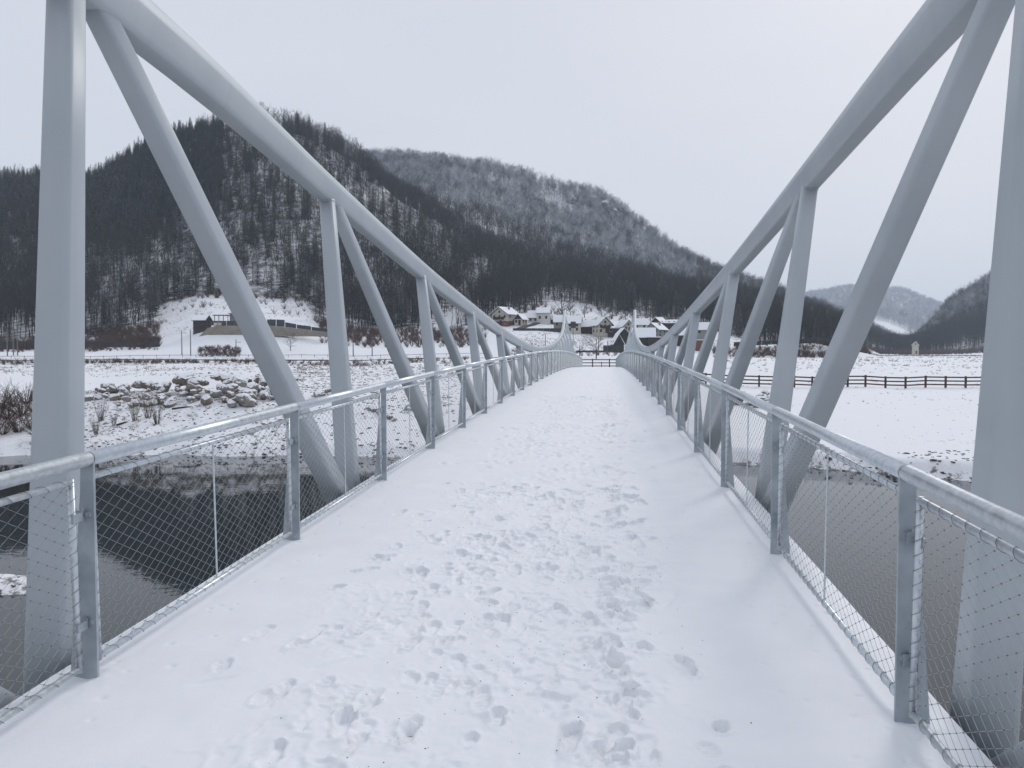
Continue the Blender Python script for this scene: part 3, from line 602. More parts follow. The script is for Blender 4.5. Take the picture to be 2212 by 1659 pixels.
def scatter_object(name, protos, P, sc_, rz, pick, m, label, cat):
    """one mass of plants: points plus the plants they carry, spread by geometry nodes"""
    V = [np.asarray(P, float)]; Fs = []; pr = [np.zeros(len(P))]; n = len(P)
    for k, (v, f) in enumerate(protos): V.append(v); Fs.append(f+n); pr.append(np.full(len(v), k+1.)); n += len(v)
    me = np_mesh(name, np.concatenate(V), np.concatenate(Fs)); vattr(me, 'proto', np.concatenate(pr))
    z = np.zeros(n-len(P)); vattr(me, 'scl', np.concatenate([sc_, z])); vattr(me, 'rz', np.concatenate([rz, z])); vattr(me, 'pick', np.concatenate([pick, z]))
    me.materials.append(m); o = tag(obj(name, me), label, cat, kind='stuff')
    ng = bpy.data.node_groups.new(name, 'GeometryNodeTree'); ng.interface.new_socket('Geometry', in_out='INPUT', socket_type='NodeSocketGeometry'); ng.interface.new_socket('Geometry', in_out='OUTPUT', socket_type='NodeSocketGeometry')
    N = ng.nodes; gi = N.new('NodeGroupInput'); go = N.new('NodeGroupOutput'); L = ng.links.new
    def attr(a):
        t = N.new('GeometryNodeInputNamedAttribute'); t.data_type = 'FLOAT'; t.inputs['Name'].default_value = a; return t.outputs['Attribute']
    pa = attr('proto'); jn = N.new('GeometryNodeJoinGeometry')
    def sep(k):
        c = N.new('FunctionNodeCompare'); c.data_type = 'FLOAT'; c.operation = 'EQUAL'; L(pa, c.inputs[0]); c.inputs[1].default_value = k; c.inputs['Epsilon'].default_value = .1
        s_ = N.new('GeometryNodeSeparateGeometry'); s_.domain = 'POINT'; L(gi.outputs[0], s_.inputs[0]); L(c.outputs[0], s_.inputs[1]); return s_.outputs[0]
    for k in range(len(protos)):
        g2 = N.new('GeometryNodeGeometryToInstance'); L(sep(k+1), g2.inputs[0]); L(g2.outputs[0], jn.inputs[0])
    ip = N.new('GeometryNodeInstanceOnPoints'); L(sep(0), ip.inputs['Points']); L(jn.outputs[0], ip.inputs['Instance']); ip.inputs['Pick Instance'].default_value = True
    L(attr('pick'), ip.inputs['Instance Index']); cx = N.new('ShaderNodeCombineXYZ'); L(attr('rz'), cx.inputs[2]); L(cx.outputs[0], ip.inputs['Rotation'])
    cs = N.new('ShaderNodeCombineXYZ'); sa = attr('scl')
    for i in range(3): L(sa, cs.inputs[i])
    L(cs.outputs[0], ip.inputs['Scale']); L(ip.outputs[0], go.inputs[0])
    md = o.modifiers.new('scatter', 'NODES'); md.node_group = ng; return o
def joined(T, C):
    a, b = T.arr(), C.arr(); return np.concatenate([a[0], b[0]]), np.concatenate([a[1], b[1]+len(a[0])])
BT = [bare_tree(100+i, 18+i % 3*1.5, (.32, .45, .5, .38, .55)[i], (.17, .2, .16, .22, .18)[i], 16, 9, 4, .17+.02*(i % 3), .05) for i in range(5)]
CT = [conifer(200+i, 16+2*i, (.20, .23, .18)[i]) for i in range(3)]
FTR = [bare_tree(300+i, 15+i, .3, .25, 15, 9, 5, .16, .10) for i in range(3)]
# candidate places over the slopes
def cand(n, x0, x1, d0, d1, seed):
    rg = np.random.default_rng(seed); px = rg.uniform(x0, x1, n); d = np.sqrt(rg.uniform(d0**2, d1**2, n)); r = (px-1106)/FPX*d; X = r*CY-d*SY; Y = r*SY+d*CY; return px, d, X, Y, rg
px, d, X, Y, rg = cand(17500, -160, 1900, 268, 600, 1)
k = wooded(px, d, X, Y) & ((d < 585) | (px > 780)); px, d, X, Y = px[k], d[k], X[k], Y[k]; Z = terr(X, Y)-.3
pc = np.clip(.86*sstep(130, 200, px)*sstep(520, 440, px)*sstep(400, 500, d)+.75*sstep(250, 60, px)*sstep(440, 520, d)+.04+.16*(noise(X/45, Y/45, 71) > .14), 0, 1)
con = rg.random(len(px)) < pc
thin = rg.random(len(px)) < np.where(con, 1, np.clip(.80+.9*fbm(X/38, Y/38, 73, 2), .4, 1)); thin &= ~((px > 170) & (px < 720) & (d < 440) & ~con & (rg.random(len(px)) < .32)); px, d, X, Y, Z, con = (a[thin] for a in (px, d, X, Y, Z, con))
order = np.argsort(d+60*(px < -10)+60*(px > 2225)); bi = [i for i in order if not con[i]]; ci_ = [i for i in order if con[i]]
lone, rest = bi[:270], bi[270:]; clone, crest_ = ci_[:28], ci_[28:]
def zone(x):
    return ('at the hill foot left of the near left bridge column' if x < 75 else 'partly hidden by the near left bridge column' if x < 195 else 'above the brush belt right of the near left column' if x < 270 else
            'at the hill foot left of the white hillside meadow' if x < 345 else 'at the wood edge above the white meadow of the hillside house' if x < 690 else
            'at the foot of the wood left of the village' if x < 1060 else 'in the wood edge behind the village roofs' if x < 1560 else 'on the slope above the road embankment right of the village')
def tree_thing(kind, T, C, m, loc, sc_, rz, label, group):
    e = empty(kind, loc, rz, label, 'tree', group); e.scale = (sc_,)*3
    obj('trunk', T, M['bark'], e); obj('crown', C, m, e); return e
BTM = [(t.mesh('trunk'), c.mesh('crown')) for t, c in BT]; CTM = [(t.mesh('trunk'), c.mesh('crown')) for t, c in CT]
for i in lone:
    q = int(rg.integers(5)); s_ = rg.uniform(.6, 1.0); tree_thing('bare_tree', *BTM[q], M['bark'], (X[i], Y[i], Z[i]), s_, rg.uniform(0, 6), ('tall' if s_ > .86 else 'short' if s_ < .7 else 'middling')+(' broad' if q in (1, 3) else ' slender')+' leafless tree '+zone(px[i]), 'bare trees '+zone(px[i]))
for i in clone:
    q = int(rg.integers(3)); tree_thing('conifer_tree', *CTM[q], M['needle'], (X[i], Y[i], Z[i]), rg.uniform(.6, .95), rg.uniform(0, 6), 'dark snow-dusted conifer '+zone(px[i]), 'conifers '+zone(px[i]))
def mass(name, protos, idx, m, label, lo, hi):
    P = np.stack([X[idx], Y[idx], Z[idx]], -1); n = len(P)
    return scatter_object(name, protos, P, rg.uniform(lo, hi, n), rg.uniform(0, 6.28, n), rg.integers(0, len(protos), n).astype(float), m, label, 'woods')
mass('bare_woods', [joined(*t) for t in BT], rest, M['bark'], 'leafless dark woods covering the left hill', .6, 1.02)
mass('conifer_woods', [joined(*t) for t in CT], crest_, M['needle'], 'dark conifers along the crest of the left hill', .6, 1.0)
# the second ridge, the right hill and the far hill
px, d, X, Y, rg = cand(17000, 640, 2010, 560, 1060, 2)
k = wooded(px, d, X, Y) & (rg.random(len(px)) < np.clip(.62+1.0*fbm(X/60, Y/60, 74, 2), .12, 1)); px, d, X, Y = px[k], d[k], X[k], Y[k]; Z = terr(X, Y)-.3
lowdark = (d < 700+120*fbm(X/90, Y/90, 75, 2)) | (rg.random(len(px)) < .42) | (px > 1500)
mass('frosted_woods', [joined(*t) for t in FTR], np.where(~lowdark)[0], M['frost'], 'frosted leafless woods on the higher ridge behind the village', .8, 1.15)
mass('slope_woods', [joined(*t) for t in BT], np.where(lowdark)[0], M['bark'], 'dark leafless woods on the lower slope of the far ridge', .7, 1.05)
px, d, X, Y, rg = cand(6500, 1930, 2420, 560, 920, 3)
k = wooded(px, d, X, Y) & (terr(X, Y, False) > 2.2); px, d, X, Y = px[k], d[k], X[k], Y[k]; Z = terr(X, Y)-.3
hi_ = (d > 800) & (rg.random(len(px)) < .6)
mass('right_woods', [joined(*t) for t in BT], np.where(~hi_)[0], M['bark'], 'dark leafless woods on the steep hill at the right', .7, 1.05)
mass('right_crest_woods', [joined(*t) for t in FTR], np.where(hi_)[0], M['frost'], 'frosted leafless trees along the crest of the steep right hill', .8, 1.1)
px, d, X, Y, rg = cand(9000, 1640, 2200, 1500, 3150, 4)
k = wooded(px, d, X, Y); px, d, X, Y = px[k], d[k], X[k], Y[k]; Z = terr(X, Y)-.3
mass('distant_woods', [joined(*t) for t in FTR], np.arange(len(px)), M['frost'], 'hazy blue woods on the far hills at the right', .9, 1.5)
# brushwood
BU = [bush(400+i, 2.2, 22, .8, .03, 7).arr() for i in range(4)]
pts = []; rg = np.random.default_rng(9)
def brush(n, x0, x1, d0, d1):
    for _ in range(n):
        q, dd = rg.uniform(x0, x1), rg.uniform(d0, d1); a, b = gxy(q, dd); pts.append((a, b))
brush(420, 185, 345, 250, 292); brush(150, -60, 190, 255, 275); brush(260, 430, 520, 222, 236); brush(420, -80, 640, 183, 199); brush(330, 690, 1050, 262, 305); brush(300, 1540, 1840, 226, 262)
brush(420, 1860, 2240, 600, 650); brush(180, 640, 1010, 170, 200); brush(160, 1100, 1380, 215, 240); brush(70, 1790, 1880, 262, 290); brush(120, 345, 690, 330, 345); brush(40, 345, 690, 290, 330); brush(260, -60, 345, 238, 262); brush(260, 690, 1040, 250, 296); brush(140, 1090, 1560, 335, 380)
pts = np.array(pts); pz = terr(pts[:, 0], pts[:, 1])-.1; n = len(pts); bx, bd = polar(pts[:, 0], pts[:, 1])
sc_ = rg.uniform(.5, 1.2, n)*np.where(bd > 500, 2.0, np.where(bd > 240, 1.15, .5))
scatter_object('brushwood', BU, np.column_stack([pts, pz]), sc_, rg.uniform(0, 6, n), rg.integers(0, 4, n).astype(float), M['redtwig'], 'reddish brown leafless brushwood along the roads and wood edges', 'brushwood')
# ------------------------------------------------------------------ houses
def wallmat(name, c, k=.85): return noisy(mat(name, c, .85), tuple(x*k for x in c), c, .7, .3, .7, 6, 0, None, 'World')[0]
M['cream'] = wallmat('cream_render', (.54, .505, .43)); M['white'] = wallmat('white_render', (.58, .57, .54)); M['greyw'] = wallmat('grey_render', (.27, .265, .26)); M['darkwood'] = wallmat('dark_brown_boards', (.045, .034, .03), .6)
M['brick'] = wallmat('red_brown_brick', (.17, .07, .05)); M['slate'] = wallmat('dark_slate_boards', (.048, .05, .055), .6); M['glass'] = mat('dark_window_glass', (.02, .022, .026), .15); M['tanw'] = wallmat('tan_courses', (.30, .27, .225), .75)
M['roofsnow'], _ = noisy(mat('roof_snow', (.84, .85, .88), .7, 0, .2), (.82, .83, .86), (.87, .88, .9), 1, .3, .7, 4, .2, 4, 'World', .05); M['bluefence'] = wallmat('blue_grey_screen', (.062, .075, .085), .8); M['asphalt'] = wallmat('wet_asphalt', (.07, .068, .068), .7)
M['pole'] = wallmat('weathered_pole', (.16, .155, .15)); M['red'] = mat('red_marker', (.35, .04, .03), .6); M['print'] = mat('orange_print', (.55, .2, .04), .6)
def hpart(name, mb, m, e): return obj(name, mb, m, e)
def gable_house(label, px, yb, d, W, D, wh, rh, rz, wm_, gm=None, ov=.5, win=2, rows=1, chim=True, lower=None, balcony=False, door=True, name='house', cat='house', flat=False, snowy=True, side_win=2, hip=0):
    p = at(px, yb, d); e = empty(name, p, YAW+R(rz), label, cat, 'village houses' if name == 'house' else None)
    a, b = W/2, D/2; t = .25
    mb = MB(); mb.box((-a, -b, -3), (a, b, wh))
    hpart('wall', mb, M[wm_], e)
    if lower: mb = MB(); mb.box((-a-.06, -b-.06, -2.9), (a+.06, b+.06, wh*.36)); hpart('ground_floor', mb, M[lower], e)
    if flat:
        mb = MB(); mb.box((-a-ov, -b-ov, wh), (a+ov, b+ov, wh+.2)); r_ = hpart('roof', mb, M['darkwood'], e); mb = MB(); mb.box((-a-ov+.03, -b-ov+.03, wh+.2), (a+ov-.03, b+ov-.03, wh+.45)); obj('roof_snow', mb, M['roofsnow'], r_)
    else:
        for s in (-1, 1):                                     # gable triangles
            y = s*b; mb = MB(); V = [(-a, y-.02*s, wh), (a, y-.02*s, wh), (0, y-.02*s, wh+rh), (-a, y+.03*s, wh), (a, y+.03*s, wh), (0, y+.03*s, wh+rh)]
            mb.add(V, [(0, 1, 2), (5, 4, 3), (0, 3, 4, 1), (1, 4, 5, 2), (2, 5, 3, 0)]); hpart('gable', mb, M[gm or wm_], e)
        r_ = None
        for s in (-1, 1):
            L = math.hypot(a, rh); nx, nz = rh/L, a/L; ex = a+ov*a/L*1.3; ez = wh-ov*rh/L*1.3
            def slab(h0, h1, yo, m):
                mb = MB(); V = []
                for y in (-b-yo, b+yo):
                    for (x, z) in ((0, wh+rh), (s*ex, ez)):
                        for h in (h0, h1): V.append((x+(s*nx*h if x else 0), y, z+nz*h+(h*.25 if not x else 0)))
                F = [(0, 2, 3, 1), (4, 5, 7, 6), (0, 1, 5, 4), (2, 6, 7, 3), (1, 3, 7, 5), (0, 4, 6, 2)]
                return mb.add(V, F if s > 0 else [q[::-1] for q in F])
            o = hpart('roof', slab(0, .14, ov, M['darkwood']), M['darkwood'], e); r_ = o
            if snowy: obj('roof_snow', slab(.145, .36, ov-.04, None), M['roofsnow'], o)
        if chim: mb = MB(); mb.box((a*.3, .3, wh+rh*.4), (a*.3+.6, .9, wh+rh+.7)); obj('chimney', mb, M['greyw'], r_)
    for q in range(rows):
        z = wh*(q+.5)/rows-.5 if rows > 1 else wh*.42
        for i in range(win):
            x = -a+W*(i+.5)/win
            if door and q == 0 and i == win//2: continue
            mb = MB(); mb.box((x-.42, -b-.05, z), (x+.42, -b+.05, z+1.15)); wn = hpart('window', mb, M['glass'], e)
            mb = MB(); mb.box((x-.5, -b-.1, z-.1), (x+.5, -b-.01, z-.003)); obj('sill', mb, M['white'], wn)
        for i in range(side_win):
            y = -b+D*(i+.5)/max(side_win, 1)
            for s in (-1, 1): mb = MB(); mb.box((s*a-.05, y-.42, z), (s*a+.05, y+.42, z+1.15)); hpart('window', mb, M['glass'], e)
    if not flat and rh > 2: mb = MB(); mb.box((-.4, -b-.08, wh+.3), (.4, -b+.05, wh+1.2)); hpart('window', mb, M['glass'], e)
    if door: mb = MB(); mb.box((.1, -b-.09, 0), (1.1, -b-.01, 2.05)); hpart('door', mb, M['darkwood'], e)
    if balcony: mb = MB(); mb.box((-a*.6, -b-1.1, wh*.52), (a*.6, -b-.1, wh*.52+1.0)); hpart('balcony', mb, M['darkwood'], e)
    return e
GH = gable_house
GH('big cream house with brick ground floor and balcony at the left end of the village', 1091, 704, 305, 7.6, 7.4, 4.6, 2.5, -36, 'cream', 'cream', .7, 3, 2, lower='brick', balcony=True)
GH('small cream annex with dark gable right of the big cream house', 1125, 703, 303, 3.4, 4.5, 2.4, 1.9, -28, 'cream', 'darkwood', .4, 2, 1, chim=False)
GH('low white house with tall bare chimney wall beside the chapel-like house', 1152, 699, 312, 4.2, 4, 2.4, 2.6, 85, 'white', None, .4, 2, 1)
GH('tall white house with dark doorway on the slope in the middle of the village', 1175, 698.5, 310, 4.6, 5.2, 4.1, 2.0, 78, 'white', None, .3, 2, 1)
GH('little dark wooden barn right of the tall white house', 1196, 699, 312, 2.8, 4, 1.6, 1.6, 50, 'darkwood', None, .3, 0, 1, chim=False)
GH('brown-walled house with snowy roof half hidden by the left far pylon', 1209, 709, 296, 4.4, 4.5, 2.4, 2.4, 88, 'tanw', None, .4, 2, 1)
GH('cream house with broad hipped snowy roof behind the dark sign board', 1240, 716.5, 292, 5.6, 5.4, 3.2, 2.6, 80, 'cream', None, .4, 2, 2)
GH('long barn with wide snowy roof between the two cream houses', 1268, 716, 294, 5.4, 7, 1.9, 2.2, 82, 'darkwood', None, .5, 0, 1, chim=True)
GH('cream chalet with dark balcony and steep dark-edged gable facing the bridge', 1300, 720, 286, 5.0, 7, 3.3, 2.5, 14, 'cream', None, .75, 3, 2, balcony=True)
GH('low flat brown shed right of the cream chalet', 1325, 720.5, 284, 4.6, 3, 1.7, .2, 0, 'darkwood', None, .2, 2, 1, flat=True, name='shed', cat='shed')
GH('cream house with half-hipped gable left of the right far pylon', 1350, 719, 290, 4.4, 5, 2.4, 2.2, 22, 'cream', None, .5, 2, 1)
GH('dark boarded hut with black gable in front of the half-hipped cream house', 1345, 730, 268, 3.4, 4.5, 1.3, 1.9, 8, 'slate', None, .2, 0, 1, chim=False, door=False)
GH('barn with steep black triangular gable above the long dark wall', 1333, 746, 246, 3.0, 5, .5, 2.9, 6, 'slate', None, .3, 0, 1, chim=False, door=False)
GH('big dark barn with wide snowy roof right of the right far pylon', 1390, 741, 262, 5.6, 7.5, 2.0, 2.9, 82, 'slate', 'slate', .4, 0, 1, chim=False)
GH('snowy-roofed house with a row of dark dormer windows behind the big dark barn', 1383, 713, 284, 3.8, 5.5, 2.0, 2.0, 84, 'cream', None, .4, 3, 1)
GH('flat-roofed grey concrete block above the village', 1388, 705, 305, 4.9, 5, 2.4, .2, -8, 'greyw', None, .25, 1, 1, flat=True, door=False)
GH('grey house with dark windows and large snowy roof at the right of the village', 1417, 730, 272, 5.0, 6.6, 3.0, 2.0, -38, 'greyw', None, .5, 3, 2)
GH('small dark gabled barn behind the grey house', 1424, 702, 305, 4.2, 5.6, .8, 1.9, -40, 'darkwood', None, .3, 0, 1, chim=False, door=False)
GH('low dark shed with snowy roof at the upper right edge of the village', 1452, 703, 300, 3.2, 4, .9, 1.0, 70, 'darkwood', None, .3, 0, 1, chim=False, door=False)
GH('open carport with thick snowy roof below the grey house', 1412, 738, 258, 4.2, 3, 1.2, .2, 0, 'darkwood', None, .2, 0, 1, flat=True, name='shed', cat='shed', door=False)
GH('house with snowy roof seen between the right truss members', 1519, 725, 282, 4.6, 6, 2.2, 2.4, 80, 'greyw', None, .4, 2, 1)
GH('small snowy-roofed shed left of the house behind the right truss', 1474, 734, 268, 3.2, 4, 1.6, 1.5, 80, 'darkwood', None, .3, 0, 1, chim=False)
GH('brown shed at the roadside behind the right truss', 1512, 747, 256, 3.2, 3, 1.6, .2, 0, 'brick', None, .2, 0, 1, flat=True, name='shed', cat='shed', door=False)
GH('little cream tower house with gabled roof at the far edge of the right field', 1977, 764, 560, 4.2, 4.2, 6.2, 2.4, -25, 'cream', None, .4, 1, 1, name='tower_house', cat='tower')
# hillside house, cabin, terrace and retaining wall on the left
GH('dark wooden cabin with snowy roof and chimney on the meadow at left', 437, 705, 255, 4.8, 4, 2.0, 1.5, 88, 'darkwood', None, .4, 1, 1, name='cabin', cat='cabin')
GH('hillside house with steep snowy roof half hidden behind the first diagonal', 530, 694, 262, 9.4, 6.5, 2.6, 2.9, 84, 'greyw', 'slate', .4, 4, 1)
wl = [(430, 726, 450, 703), (708, 726, 700, 716)]
wall = empty('retaining_wall', at(560, 726, 249), 0, 'tan retaining wall of horizontal courses below the hillside house', 'wall')
NC = 6
for k in range(NC):
    t0, t1 = k/NC, (k+1)/NC-.012
    def yl(px): return 703+max(0, (px-590))/(708-590)*14
    mb = MB(); S = []
    for px in np.linspace(431, 708, 16):
        yb = 726.5; yt = yl(px) if px > 455 else 726.5-(px-431)/(455-431)*23.5
        h = yb-yt; z0 = at(px, yb-h*t0, 249).z; z1 = at(px, yb-h*t1, 249).z; q = gxy(px, 248.6+k*.12); q2 = gxy(px, 250.2+k*.12)
        S.append([np.array((q[0], q[1], z0-.02)), np.array((q2[0], q2[1], z0-.02)), np.array((q2[0], q2[1], z1)), np.array((q[0], q[1], z1))])
    o = obj('course', mb.loft(S), M['tanw'], wall); o.matrix_parent_inverse = Matrix.Translation(-wall.location)
scr = empty('privacy_screen', at(580, 703, 250.5), 0, 'blue-grey screen fence along the top of the retaining wall', 'fence')
for px0, px1, a0, a1, b0, b1 in [(455+i*17.4, 455+(i+1)*17.4-.6, 693, 693, 703.3, 703.3) for i in range(7)]+[(577, 596, 690, 690, 704, 704), (597, 615, 690, 691, 704.4, 706), (616, 640, 696, 700, 706.4, 709), (641, 672, 701, 705, 709.2, 713), (673, 707, 706, 710, 713.4, 717.6)]:
    mb = MB(); P = []
    for dd in (250.4, 250.6): P += [at(px0, b0, dd), at(px1, b1, dd), at(px1, a1, dd), at(px0, a0, dd)]
    mb.add(P, [(0, 1, 2, 3), (7, 6, 5, 4), (0, 4, 5, 1), (1, 5, 6, 2), (2, 6, 7, 3), (3, 7, 4, 0)]); o = obj('panel', mb, M['bluefence'], scr); o.matrix_parent_inverse = Matrix.Translation(-scr.location)
bn = empty('banner', at(470, 700, 250.2), YAW, 'small white banner with orange mark on the blue-grey screen', 'banner')
mb = MB(); mb.box((-1.25, -.02, -.35), (1.25, .02, .42)); obj('cloth', mb, M['white'], bn); mb = MB(); mb.box((-.35, -.035, -.18), (.55, -.022, .2)); obj('mark', mb, M['print'], bn)
pg = empty('pergola', at(478, 693, 256), YAW, 'dark open pergola on the terrace between cabin and hillside house', 'pergola')
for x in (-2.2, -.8, .7, 2.2): mb = MB(); mb.box((x-.08, -.08, -1), (x+.08, .08, 1.7)); obj('post', mb, M['darkwood'], pg)
mb = MB(); mb.box((-2.5, -1, 1.7), (2.5, 1, 1.9)); o = obj('beam', mb, M['darkwood'], pg); mb = MB(); mb.box((-2.45, -.95, 1.9), (2.45, .95, 2.05)); obj('snow_cover', mb, M['roofsnow'], o)

# ------------------------------------------------------------------ roads, parapets, fences, poles
def ribbon(name, pts_, wid, m, label, lift=.06, cat='road'):
    mb = MB(); L = []; Rr = []
    for i, (x, y) in enumerate(pts_):
        a = pts_[max(i-1, 0)]; b = pts_[min(i+1, len(pts_)-1)]; t = np.array((b[0]-a[0], b[1]-a[1])); t /= np.linalg.norm(t); n = np.array((-t[1], t[0]))
        zc = max(tz(x+n[0]*wid*k, y+n[1]*wid*k) for k in (-.5, -.25, 0, .25, .5))+lift
        L.append((x+n[0]*wid/2, y+n[1]*wid/2, zc)); Rr.append((x-n[0]*wid/2, y-n[1]*wid/2, zc))
    k = len(L); dn = lambda q: [(x, y, z-.8) for x, y, z in q]
    mb.add(L+Rr+dn(L)+dn(Rr), [(i, i+k, i+k+1, i+1) for i in range(k-1)]+[(i+2*k, i, i+1, i+1+2*k) for i in range(k-1)]+[(i+k, i+3*k, i+3*k+1, i+k+1) for i in range(k-1)])
    return tag(obj(name, mb, m), label, cat, kind='structure')
ribbon('road', [gxy(px, 210) for px in np.linspace(-420, 1240, 40)], 3.6, M['asphalt'], 'wet grey road along the valley on the left')
ribbon('village_road', [gxy(px, dd) for px, dd in ((1118, 292), (1135, 300), (1150, 304), (1160, 309))], 3, M['asphalt'], 'dark road curving up between the village houses', .15)
def line_thing(name, label, cat, A, B, n, build, group=None):
    """a straight run of posts and rails from A to B following the ground"""
    e = empty(name, (A[0], A[1], A[2]), 0, label, cat, group); build(e, Vector(A), Vector(B), n); return e
def rail_fence(e, A, B, n, m='fence', H=1.25, rails=(.32, .72, 1.12), pw=.07, endpost=True):
    d = (B-A); d.z = 0; L = d.length/n; yaw = math.atan2(d.y, d.x); P = []
    for i in range(n+1):
        q = A.lerp(B, i/n); P.append(Vector((q.x, q.y, tz(q.x, q.y) if FOLLOW else q.z)))
    mbp = MB(); mbp.box((-pw, -pw, -.5), (pw, pw, H)); pm = mbp.mesh('post')
    for i, q in enumerate(P):
        if i == n and not endpost: continue
        obj('post', pm, M[m], e, q-A, (0, 0, yaw))
    for i in range(n):
        for h in rails:
            a, b = P[i]-A, P[i+1]-A; mb = MB(); v = (b-a); l = v.length; mb.box((.001, -pw-.045, h-.06), (l-.001, -pw-.003, h+.06))
            obj('rail', mb, M[m], e, a, (0, -math.asin(v.z/l), yaw))
FOLLOW = True
fp = [(1332, 98.5), (1420, 93), (1525, 86.5), (1640, 84), (1755, 83), (1870, 83), (2000, 83), (2130, 83), (2290, 83)]
nm = ['next to the far end of the bridge', 'just right of the bridge railing', 'behind the right truss', 'between the two nearest right truss members', 'left of the big right diagonal', 'right of the big right diagonal', 'in the middle of the right field', 'running out behind the right column']
A_ = [ground(*q) for q in fp]
run = empty('rail_fence', A_[0], 0, 'long dark brown post and rail fence across the snowy field on the right', 'fence')
for i in range(len(A_)-1):
    L_ = (A_[i+1]-A_[i]).length; e0 = Vector(A_[0]); n_ = max(2, round(L_/2.0))
    class _P: pass
    sub = A_[i]-e0
    P = [A_[i].lerp(A_[i+1], j/n_) for j in range(n_+1)]; P = [Vector((q.x, q.y, tz(q.x, q.y))) for q in P]; yaw = math.atan2(A_[i+1].y-A_[i].y, A_[i+1].x-A_[i].x)
    mbp = MB(); mbp.box((-.085, -.085, -.5), (.085, .085, 1.28)); pm = mbp.mesh('post')
    for j, q in enumerate(P):
        if j == n_ and i < len(A_)-2: continue
        obj('post', pm, M['fence'], run, q-e0, (0, 0, yaw))
    for j in range(n_):
        for h in (.34, .74, 1.14):
            a, b = P[j], P[j+1]; v = b-a; l = v.length; mb = MB(); mb.box((.002, -.135, h-.075), (l-.002, -.088, h+.075)); obj('rail', mb, M['fence'], run, a-e0, (0, -math.asin(v.z/l), yaw))
FOLLOW = False
zf = tz(BXC, 99)
line_thing('rail_fence', 'short dark brown rail fence closing the path beyond the far end of the bridge', 'fence', (BXC-5.2, 99, zf), (BXC+3.4, 99, zf), 4, rail_fence)
mb = MB(); mb.tube([(0, 0, -.3), (0, 0, .85)], .05, 8); mb.tube([(0, 0, .85), (0, 0, .9)], [.05, .02], 8); tag(obj('marker_post', mb, M['red'], None, (BXC+.25, 97.8, tz(BXC+.25, 97.8))), 'thin red marker post before the rail fence at the far bridge end', 'post')
FOLLOW = True
def guard(e, A, B, n): rail_fence(e, A, B, n, 'pole', .8, (.62,), .05)
line_thing('guard_rail', 'thin grey guard rail along the valley road on the left', 'guard rail', ground(-260, 222), ground(1050, 222), 46, guard)
pp = empty('road_parapet', at(1680, 740, 258), 0, 'dark grey road parapet on top of the embankment behind the right truss', 'parapet')
xs = np.linspace(1585, 1868, 15)
for i in range(14):
    mb = MB(); P = []
    for dd in (258, 258.5):
        for (x, top) in ((xs[i], 0), (xs[i+1]-.4, 0), (xs[i+1]-.4, 1), (xs[i], 1)):
            yy = 746-(x-1585)*.045; P.append(at(x, yy-7*top, dd)-Vector((0, 0, .3*(1-top))))
    mb.add(P, [(0, 1, 2, 3), (7, 6, 5, 4), (0, 4, 5, 1), (1, 5, 6, 2), (2, 6, 7, 3), (3, 7, 4, 0)]); o = obj('panel', mb, M['slate'], pp); o.matrix_parent_inverse = Matrix.Translation(-pp.location)
def long_wall(name, label, x0, x1, yt, yb, d, n, m):
    e = empty(name, at((x0+x1)/2, yb, d), 0, label, 'wall'); xs = np.linspace(x0, x1, n+1)
    for i in range(n):
        mb = MB(); P = []
        for dd in (d, d+.3): P += [at(xs[i], yb, dd)-Vector((0, 0, 1)), at(xs[i+1]-.15, yb, dd)-Vector((0, 0, 1)), at(xs[i+1]-.15, yt, dd), at(xs[i], yt, dd)]
        mb.add(P, [(0, 1, 2, 3), (7, 6, 5, 4), (0, 4, 5, 1), (1, 5, 6, 2), (2, 6, 7, 3), (3, 7, 4, 0)]); o = obj('panel', mb, M[m], e); o.matrix_parent_inverse = Matrix.Translation(-e.location)
    return e
long_wall('board_wall', 'long dark board wall below the black-gabled barn', 1303, 1348, 746, 757.5, 240, 5, 'slate')
long_wall('railway_wall', 'dark low wall beside the railway at the far left', -220, 92, 737, 748, 246, 12, 'slate')
long_wall('bank_wall', 'dark wall band along the foot of the brush belt right of the near column', 190, 345, 739, 743, 244, 8, 'slate')
long_wall('field_wall', 'thin dark wall along the village meadow left of the far pylon', 1108, 1214, 709, 712, 290, 8, 'slate')
long_wall('lower_wall', 'long low dark wall at the foot of the village meadow', 1245, 1308, 757, 759.5, 236, 6, 'slate')
PO = [(16, 708, 763, 228, 'leftmost bare pole beside the railway left of the near column'), (29, 706, 762, 230, 'second bare pole from the left beside the railway'), (38, 704, 762, 230, 'tallest of the three poles left of the near left column'), (393, 713, 764, 226, 'weathered pole just right of the brush belt'), (412, 711, 766, 224, 'taller weathered pole below the dark cabin'), (510, 733, 763, 226, 'short pole at the road below the retaining wall'),
      (763, 715, 762, 226, 'pole right of the second left vertical'), (804, 722, 763, 226, 'dark pole behind the second left diagonal'), (1293, 726, 764, 226, 'thin pole beside the small bare trees at the far bridge end'), (1178, 722, 742, 250, 'thin post on the village meadow left of the far pylon'), (1313, 737, 746, 246, 'short post on the snowy slope left of the black-gabled barn')]
for x, yt, yb, dd, lb in PO:
    p = at(x, yb, dd); h = (yb-yt)/FPX*dd; e = empty('utility_pole', (p.x, p.y, p.z), YAW, lb, 'pole', 'poles along the railway and road')
    mb = MB(); mb.tube([(0, 0, -1.5), (0, 0, h)], [.17, .11], 8); obj('shaft', mb, M['pole'], e)
    if h > 4: mb = MB(); mb.box((-.05, -.06, h-.9), (1.5, .06, h-.78)); obj('cross_arm', mb, M['pole'], e)
p = at(1238, 744, 240); sg = empty('sign_board', p, YAW, 'dark rectangular sign board on a tall pole left of the far bridge end', 'sign')
